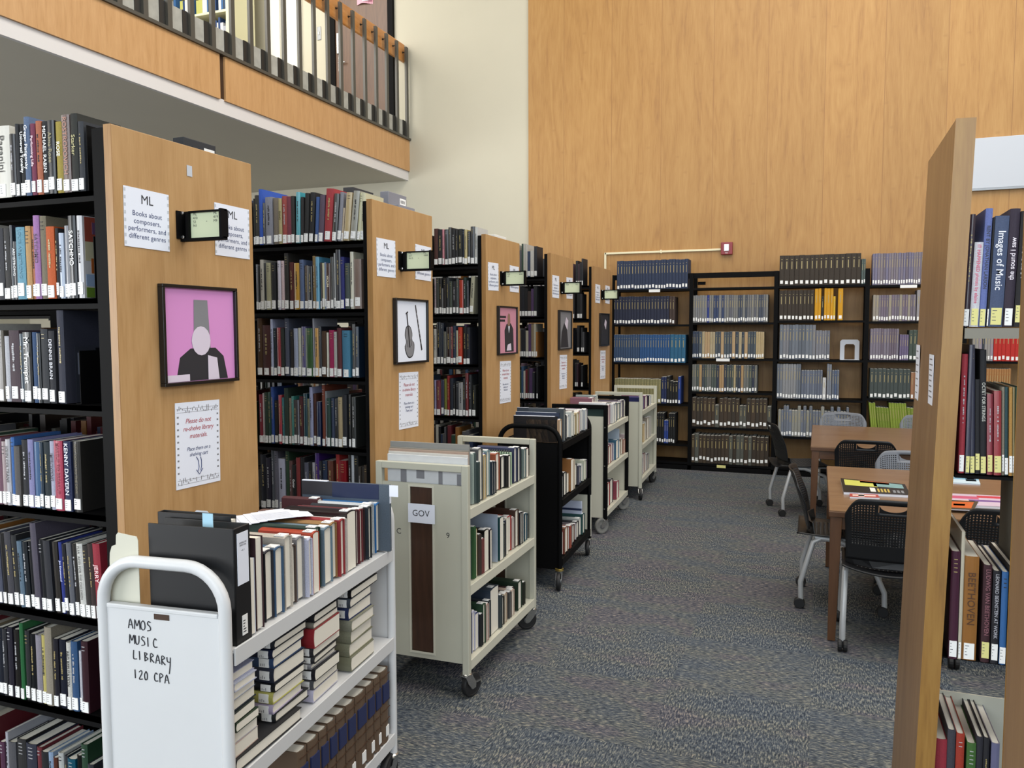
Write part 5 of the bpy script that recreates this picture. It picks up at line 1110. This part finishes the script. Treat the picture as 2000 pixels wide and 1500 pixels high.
def wide(nm,u,w,hh,wd,col,lab,x0=-.016,lean=0,cat='folio'):
    r=empty(nm,M@T((x0,u,zs[0]+.001))@Matrix.Rotation(lean,4,'X'),lab,cat); c=MB().box(-wd,0,0,w,0,hh).build('cover','jacket',r,.0006); c.color=bookc(col,.8); return r
fw=[(.034,.012,.225,'e0e2e4','white newspaper bundle with grey pictures standing at the near end, GOV cart'),(.050,.008,.235,'d8d4cc','off-white score folder behind the newspapers on the GOV cart'),(.062,.010,.245,'b8a090','tan score folder behind the off-white one on the GOV cart'),(.076,.008,.25,'9a9488','grey-brown score folder in the folder group, GOV cart'),(.09,.012,.275,'9a9a96','grey board portfolio standing tallest at the near end, GOV cart'),(.108,.006,.265,'8c9098','slim grey-blue portfolio behind the board one, GOV cart')]
for i,(u,w,hh,col,lab) in enumerate(fw):
    r=wide('score_folder',u,w,hh,Wd-.06,col,lab,x0=-.016-.004*i,cat='folder'); 
    if i==0:
        b=MB()
        for a0,a1,c0,c1 in ((-.33,-.30,.10,.17),(-.25,-.21,.12,.18),(-.14,-.12,.09,.175),(-.05,-.03,.10,.15),(-.36,-.34,.05,.09),(-.08,-.05,.03,.08)): b.box(a0,a1,-.0006,0,c0,c1)
        b.build('grey_pictures','mid_grey',r)
# green spiral-bound board
gs=empty('spiral_notebook',M@T((-.02,CARTBOOKS['c2s1'][16][0]+.012,zs[0]+.001)),'pale green spiral-bound notebook standing tall on the GOV cart','notebook')
c=MB().box(-.27,0,0,.010,0,.168).build('cover','jacket',gs,.001); c.color=hexc('b4ccaa')
s_=MB()
for i in range(20): s_.tube([(-.262+i*.0132,-.003,.160),(-.262+i*.0132,-.003,.172),(-.262+i*.0132,.005,.177),(-.262+i*.0132,.013,.172),(-.262+i*.0132,.013,.160)],.0022,5)
s_.build('spiral_binding','spiral',gs)
bb=empty('bookend',M@T((-.02,CARTBOOKS['c2s2'][11][0]+.005,zs[1]+.001)),'tall pale blue-grey board standing across the middle shelf, GOV cart','bookend')
c=MB().box(-.34,0,0,.004,0,.235).build('board','jacket',bb); c.color=hexc('a4b0c0')
# --- black cart
root,M,L,Wd,Tz,zs=cart('c3','black metal book cart with rounded ends and gold-ringed casters','round','black_metal','black_metal_shelf','rubber_black',.055,fork='steel')
MB().box(-.34,-.0,L-.026,L-.006,.135,.44).build('pale_lower_panel','beige_light',root)
g=MB()
g.lathe([(.026,.118),(.028,.121),(.026,.124)],T((-.02,.02,0)),18); g.lathe([(.026,.128),(.028,.131),(.026,.134)],T((-.02,.02,0)),18); mat('brass','a08c4c',.3,.8); g.build('caster_ring','brass',root)
for s,nm in ((0,'top shelf'),(1,'middle shelf'),(2,'bottom shelf')): fill_shelf('c3',s,'black cart',M,Wd,zs[s],shelfname=nm)
fw=[(.040,.030,.165,'1a1a1e','black folder standing at the near end of the black cart'),(.085,.012,.185,'2c3850','navy folder in the middle of the folders on the black cart'),(.115,.016,.21,'3c444e','slate folder, tallest one on the black cart')]
for u,w,hh,col,lab in fw:
    r=wide('score_folder',u,w,hh,Wd-.14,col,lab,x0=-.04,cat='folder'); MB().box(-(Wd-.14)-.0004,-.02,.002,w-.002,hh,hh+.001).build('paper_edge','paper_white',r)
sl=empty('storage_box',M@T((-.03,L-.20,zs[2]+.0)),'pale clear lidded box behind the books at the far bottom of the black cart','box')
c=MB().box(-.3,0,0,.03,0,.235).build('case','jacket',sl,.004); c.color=hexc('b4bcd0'); MB().box(-.3,0,-.001,.031,.17,.185).build('teal_band','band_navy',sl)
# --- black framed beige cart
root,M,L,Wd,Tz,zs=cart('c4','beige book cart with black frame and large grey rubber wheels','square','beige_light','beige_light','rubber_grey',.064,panelmat='beige_light',framemat='black_metal')
b=MB(); 
for zz in (.20,.55,.86): b.lathe([(.006,0),(.004,.003)],axes((1,0,0),(0,0,1),(0,-1,0),(-.02,0,zz)),10)
b.build('screw','chrome',root)
lg=MB(); lg.prism([(-.045,.205),(-.02,.235),(.0,.24),(.02,.235),(.045,.205),(.0,.212)],0,.0008,lambda a,c,h:(-.20+a,.0075-h,c+.035)); lg.tube([(-.20-.04,.0095,.235),(-.20,.0095,.285),(-.20+.04,.0095,.235)],.0018,6); lg.build('emblem','ink',root)
text('TEXWOOD\nsystems',.018,'ink',axes((1,0,0),(0,0,1),(0,-1,0),(-.20,.0085,.205)),root,'emblem_lettering')
for s,nm in ((0,'top shelf'),(1,'middle shelf'),(2,'bottom shelf')): fill_shelf('c4',s,'black-framed cart',M,Wd,zs[s],shelfname=nm)
b=empty('folder',M@T((-.05,.12,zs[0]+.001)),'black and yellow folders seen under the top bar of the black-framed cart','folder'); c=MB().box(-.34,0,0,.02,0,.17).build('cover','jacket',b); c.color=hexc('24241c'); MB().box(-.34,0,-.001,0,.10,.125).build('yellow_strip','label_yellow',b)
back_row(M,-.24,[(.5,.05,.19,'8c5c6c'),(.56,.05,.19,'7c4c60'),(.62,.05,.18,'a09890'),(.68,.05,.2,'94a0a0')],zs[0],'black-framed cart','top shelf',.2)
bb=empty('bookend',M@T((-.02,.60,zs[1]+.001)),'tall pale blue board standing across the middle shelf of the black-framed cart','bookend')
c=MB().box(-.32,0,0,.004,0,.25).build('board','jacket',bb); c.color=hexc('b0bcc8')
# --- farthest beige cart
root,M,L,Wd,Tz,zs=cart('c5','plain beige book cart farthest along the aisle','square','beige_paint','beige_light','rubber_black',.055)
for s,nm in ((0,'top shelf'),(1,'middle shelf'),(2,'bottom shelf')): fill_shelf('c5',s,'farthest cart',M,Wd,zs[s],shelfname=nm)
# ================================================================ TABLES
def table(x0,x1,y0,y1,lab,zt=.70):
    r=empty('library_table',T((x0,y0,0)),lab,'table','wooden library tables'); w=x1-x0; d=y1-y0
    MB().box(0,w,0,d,zt-.005,zt).build('tabletop','table_laminate',r)
    e=MB(); e.box(-.004,w+.004,-.004,d+.004,zt-.034,zt-.0052); e.build('edge_band','table_edge',r,.003)
    a=MB(); a.box(.02,w-.02,.02,.045,zt-.10,zt-.034); a.box(.02,w-.02,d-.045,d-.02,zt-.10,zt-.034); a.box(.02,.045,.045,d-.045,zt-.10,zt-.034); a.box(w-.045,w-.02,.045,d-.045,zt-.10,zt-.034); a.build('apron','table_edge',r)
    for lx in (0.004,w-.062):
        for ly in (.004,d-.062):
            m=MB(); pts0=[(lx,ly),(lx+.058,ly),(lx+.058,ly+.058),(lx,ly+.058)]
            n=len(m.v); cx,cy=lx+(.0 if lx<.1 else .058),ly+(.0 if ly<.1 else .058)
            m.v=[(cx+(px-cx)*.66,cy+(py-cy)*.66,.004) for px,py in pts0]+[(px,py,zt-.034) for px,py in pts0]
            m.f=[(3,2,1,0),(4,5,6,7),(0,1,5,4),(1,2,6,5),(2,3,7,6),(3,0,4,7)]; m.m=[0]*6
            m.build('leg','table_leg_wood',r,.002)
    return r
table(.072,1.55,4.476,5.93,'wooden library table with magazines lying on it')
table(-.040,1.44,6.877,8.42,'bare wooden library table farther down the room')
# ---- printed matter on the near table
def booklet(nm,pts,z,t,col,lab,extras=(),cat='magazine'):
    cx=sum(p[0] for p in pts)/len(pts); cy=sum(p[1] for p in pts)/len(pts)
    r=empty(nm,T((cx,cy,z)),lab,cat); q=[(a-cx,b-cy) for a,b in pts]
    MB().prism([(a*.99,b*.99) for a,b in q],0,t-.001).build('pages','paper_white',r); c=MB().prism(q,t-.001,t).build('cover','jacket',r); c.color=bookc(col,.8)
    def lerp(u,v):
        p=[(q[0][0]*(1-u)+q[1][0]*u,q[0][1]*(1-u)+q[1][1]*u),(q[3][0]*(1-u)+q[2][0]*u,q[3][1]*(1-u)+q[2][1]*u)]
        return (p[0][0]*(1-v)+p[1][0]*v,p[0][1]*(1-v)+p[1][1]*v)
    for k,(u0_,u1_,v0,v1,c2) in enumerate(extras):
        o=MB().prism([lerp(u0_,v0),lerp(u1_,v0),lerp(u1_,v1),lerp(u0_,v1)],t,t+.0004).build('cover_picture','jacket',r); o.color=hexc(c2)
    return r
ex=[(.05,.55,.5,.92,'c8c860'),(.5,.95,.55,.92,'7aa0a0'),(.3,.75,.78,.96,'c86a3c'),(.42,.50,.12,.42,'e8e4dc')]
ex+=[(.53+.05*i,.56+.05*i,.12,.38,'c0a850') for i in range(4)]+[(.76+.06*i,.80+.06*i,.12,.34,'7c8084') for i in range(3)]
booklet('magazine',[(.150,4.93),(.50,4.96),(.50,5.30),(.145,5.38)],.7005,.016,'1c1a18','large black magazine with yellow and teal cover pictures on the table',ex)
booklet('magazine',[(.180,4.83),(.335,4.86),(.330,4.945),(.183,4.925)],.7005,.010,'b8483c','small red and white booklet beside the black magazine',[(.1,.9,.3,.7,'e4c8bc'),(.3,.5,.1,.9,'ecd8d0')])
booklet('magazine',[(.70,5.50),(.93,5.50),(.965,5.83),(.74,5.83)],.7005,.008,'8cc0dc','pale blue booklet with a dark crest lying farther along the table',[(.0,1,.0,.4,'c8dce8'),(.68,.93,.25,.75,'28485c'),(.72,.89,.45,.68,'c8d8d8')])
booklet('magazine',[(.69,4.78),(.98,4.82),(.98,5.12),(.70,5.10)],.7005,.014,'dcc8dc','stack of pink and purple picture magazines on the table',[(.0,.5,.55,.8,'c05878'),(.3,.9,.35,.5,'705090'),(.5,1,.7,.9,'c03848'),(.1,.4,.2,.4,'e8b098')])
booklet('magazine',[(.60,4.62),(.76,4.64),(.82,4.88),(.62,4.86)],.715,.006,'4c4438','orange-figured magazine on top of the pink magazines',[(.15,.9,.15,.85,'c8602c'),(.4,.7,.4,.6,'e8a070')])
# ================================================================ CHAIRS
def perf(fn,nu,nv,hole,thick,name,material,parent):
    v=[];f=[];idx={}
    def V(p): v.append(tuple(p)); return len(v)-1
    grid=[[None]*(nv+1) for _ in range(nu+1)]
    for i in range(nu+1):
        for j in range(nv+1): grid[i][j]=V(fn(i/nu,j/nv))
    for i in range(nu):
        for j in range(nv):
            c=[grid[i][j],grid[i+1][j],grid[i+1][j+1],grid[i][j+1]]
            k=hole(i,j)
            if k==2: continue
            if k==0: f.append(tuple(c)); continue
            u,w=(i+.5)/nu,(j+.5)/nv; a=.36
            ms=[V(fn(u,w-a/nv)),V(fn(u+a/nu,w)),V(fn(u,w+a/nv)),V(fn(u-a/nu,w))]
            for q in range(4):
                f.append((c[q],c[(q+1)%4],ms[q])); f.append((c[q],ms[q],ms[(q-1)%4]))
    me=bpy.data.meshes.new(name); me.from_pydata(v,[],f); me.materials.append(MAT[material]); me.polygons.foreach_set('use_smooth',[True]*len(f))
    o=bpy.data.objects.new(name,me); COL.objects.link(o); o.parent=parent
    s=o.modifiers.new('shell','SOLIDIFY'); s.thickness=thick; s.offset=0
    return o
def make_chair(M,lab,shell,group='perforated stacking chairs around the tables'):
    """sits facing +y; back at -y"""
    r=empty('stacking_chair',M,lab,'chair',group)
    W2=.222
    def bk(u,v):   # v 0 bottom .. 1 top
        s=2*u-1; half=W2*(1-.06*(1-v))*(1-(.03*max(0,(v-.8)/.2)**3)); z=.475+.335*v
        # rounded upper corners
        drop=.075*max(0,(abs(s)-.66)/.34)**2.4*max(0,(v-.45)/.55)
        top=.012*(1-s*s)*v
        y=-.215-.075*v-.03*v*v+.055*s*s*(.4+.6*v)
        return Vector((s*half,y,z-drop+top-.012*v))
    nu,nv=32,24
    def bk2(u,v):
        # grid lines bend round the half-moon hand hole
        s=2*u-1
        return bk(u,v)
    def hole(i,j):
        s=(i+.5)/nu*2-1; v=(j+.5)/nv
        if .81<v<.92 and abs(s)<.30: return 2
        if abs(s)>.88 or v<.24 or v>.90: return 0
        if v>.74 and abs(s)<.40: return 0
        return 1
    bo=perf(bk,nu,nv,hole,.007,'backrest',shell,r)
    # web that rounds the hand hole into a half moon
    wb=MB()
    for k in range(12):
        s0=-.30+.05*k; s1=s0+.05; f_=lambda s:.905-.095*math.sqrt(max(0,1-(s/.29)**2))
        n=len(wb.v); q=[bk((s0+1)/2,.795),bk((s1+1)/2,.795),bk((s1+1)/2,f_(s1)),bk((s0+1)/2,f_(s0))]
        wb.v+=[(p.x,p.y-.0035,p.z) for p in q]+[(p.x,p.y+.0035,p.z) for p in q]
        for g in ((0,3,2,1),(4,5,6,7),(0,1,5,4),(1,2,6,5),(2,3,7,6),(3,0,4,7)): wb.f.append(tuple(n+t for t in g)); wb.m.append(0)
    wb.build('hand_hole_rim',shell,r)
    def st(u,v):
        s=2*u-1; t=v; half=W2*1.02*(1-.03*t)
        y=-.262+.482*v; z=.448-.018*math.cos((v-.35)*2.2)-.022*max(0,1-v/.5)*(1-s*s)+.018*s*s*(1-v)+(-.035*max(0,(v-.8)/.2)**2)
        c=.03*max(0,(abs(s)-.75)/.25)**2*max(0,(v-.7)/.3)
        return Vector((s*half,y-c,z))
    perf(st,22,20,lambda i,j:(1 if 2<i<19 and 2<j<17 else 0),.008,'seat',shell,r)
    lp=MB(); lp.prism([(-.21+.042*i,-.004-.014*(1-((i-5)/5)**2)) for i in range(11)]+[(.20-.04*i,.06) for i in range(11)],-.004,.004,lambda a,b,h:(a,-.218-h+.004-b*.1+.05*(a/.21)**2,.452+b)); lp.build('lower_back','black_plastic' if shell=='black_plastic' else shell,r,.002)
    for s in (-1,1):
        x=s*.205
        m=MB(); m.tube([(x*.98,-.12,.425),(x*1.02,-.17,.40),(x*1.06,-.235,.16),(x*1.06,-.232,.055)],.0155,12); m.build('leg','silver_tube',r,0,True)
        m=MB(); m.tube([(x*.98,-.16,.425),(x*1.0,-.05,.42),(x*1.02,.12,.36),(x*1.05,.215,.14),(x*1.05,.218,.055)],.0155,12); m.build('leg','silver_tube',r,0,True)
        m=MB(); m.tube([(x*.9,-.15,.43),(x*.95,.17,.43)],.010,8); m.build('side_rail','silver_tube',r,0,True)
        for y in (-.232,.218):
            c=MB(); 
            for q in (-.013,.013): c.lathe([(.006,-.010),(.028,-.010),(.031,-.006),(.031,.006),(.028,.010),(.006,.010)],axes((0,0,1),(0,1,0),(-1,0,0),(x*1.05+q,y-.008,.0315)),16)
            c.box(x*1.05-.004,x*1.05+.004,y-.015,y+.005,.02,.055); c.build('caster','rubber_black',r)
    m=MB(); m.tube([(-.2,.0,.418),(.2,.0,.418)],.010,8); m.build('cross_bar','silver_tube',r,0,True)
    return r
def copy_tree(o,parent=None):
    c=o.copy(); COL.objects.link(c)
    if parent: c.parent=parent
    for ch in list(o.children): copy_tree(ch,c)
    return c
cb=make_chair(T((.362,4.60,0)),'black perforated chair at the near side of the magazine table','black_plastic')
cg=make_chair(T((.60,5.78,0))@RZ(PI),'grey perforated chair on the far side of the magazine table','grey_plastic')
def dup(src,M,lab):
    c=copy_tree(src); c.matrix_world=M; c['label']=lab; return c
dup(cb,T((.165,5.185,0))@RZ(-PI/2),'black perforated chair at the aisle side of the magazine table')
dup(cb,T((-.105,7.66,0))@RZ(-PI/2+.30),'black perforated chair at the aisle side of the bare table')
dup(cb,T((.350,6.86,0)),'black perforated chair pushed up to the near side of the bare table')
dup(cg,T((.238,8.36,0))@RZ(PI),'grey perforated chair at far side of the bare table, before the grey volumes')
dup(cg,T((.97,8.36,0))@RZ(PI),'grey perforated chair before the lime-green volumes, beside the wooden end panel')
dup(cb,T((.86,4.56,0)),'black perforated chair seen through the shelves of the music-book case')
# ================================================================ RIGHT-HAND BOOKCASES
rb=empty('library_bookcase',T((.279,2.53,0)),'open bookcase of music books behind a leaning wooden end panel','bookcase','bookcases at the aisle side by the tables')
tl=RY(.026)
e=MB(); e.box(0,.049,0,.60,.0,2.22,tl); e.build('end_panel','right_panel_wood',rb,.002)
e=MB(); e.box(-.0005,.0495,-.003,0,.0,2.2202,tl); e.build('edge_strip','right_edge_wood',rb)
for z in (1.65,1.24,.706,.145):
    x=.050+z*.026+.004; th=.006 if z==.706 else .010 if z==1.24 else .022
    q=MB(); q.box(x,1.35,.03 if z==.706 else .006,.25,z-th,z-.002); q.box(x,1.35,.0,.012,z-.03,z-.001) if z>1.6 else None; q.build('shelf','taupe_metal' if z>1.6 else 'black_metal_shelf',rb)
MB().box(.08,1.35,.27,.275,.15,.505).build('rear_board','beige_light',rb)
for y in (0.02,.21): MB().box(1.30,1.34,y,y+.03,0,2.0).build('upright','black_metal',rb)
for nm,z,w_,yl in (('rrs1',1.652,'top shelf',True),('rrs2',1.242,'middle shelf',True),('rrs3',.708,'lower shelf',True),('rrs4',.146,'bottom shelf',False)):
    books_row(nm,2.54,z,BOOKS[nm],'leaning end panel, %s, music-book case'%w_,False,.24,yl,group='music books on the '+w_)
cf=make_book(T((.528,2.53,.708)),.014,.27,.545,'6a675c','very tall grey folio standing above the lower shelf of the music-book case','music books on the lower shelf',name='book',lab=False,marks=False,hard=True)
rb2=empty('library_bookcase',T((.303,.86,0)),'nearest wooden end panel at the edge of the view','bookcase','bookcases at the aisle side by the tables')
MB().box(0,.046,0,.65,.0,2.22).build('end_panel','right_panel_wood',rb2,.002); MB().box(-.0005,.0465,.65,.653,.0,2.2202).build('edge_strip','right_edge_wood',rb2)
for z in (1.65,1.24,.706,.145): MB().box(.047,1.35,.02,.27,z-.022,z-.002).build('shelf','black_metal_shelf',rb2)
def strip(y,z,h,lab):
    
    r=empty('aisle_sign',axes((0,-1,0),(0,0,1),(-1,0,0),(.279+.026*z-.0008,y,z)),lab,'notice','white notices on the leaning end panel')
    MB().box(-.05,.05,-h/2,h/2,0,.001).build('sheet','paper_white',r)
    b=MB()
    for i in range(8): b.box(-.035,.035-.02*rnd.random(),h*.40-i*h*.1,h*.40-i*h*.1+.004,.001,.0014)
    b.build('printed_lines','mid_grey',r)
bpy.context.view_layer.update()
strip(3.055,1.475,.235,'white notice farther in on the leaning wooden end panel')
strip(2.70,1.49,.16,'smaller white notice close to the front edge of the leaning end panel')
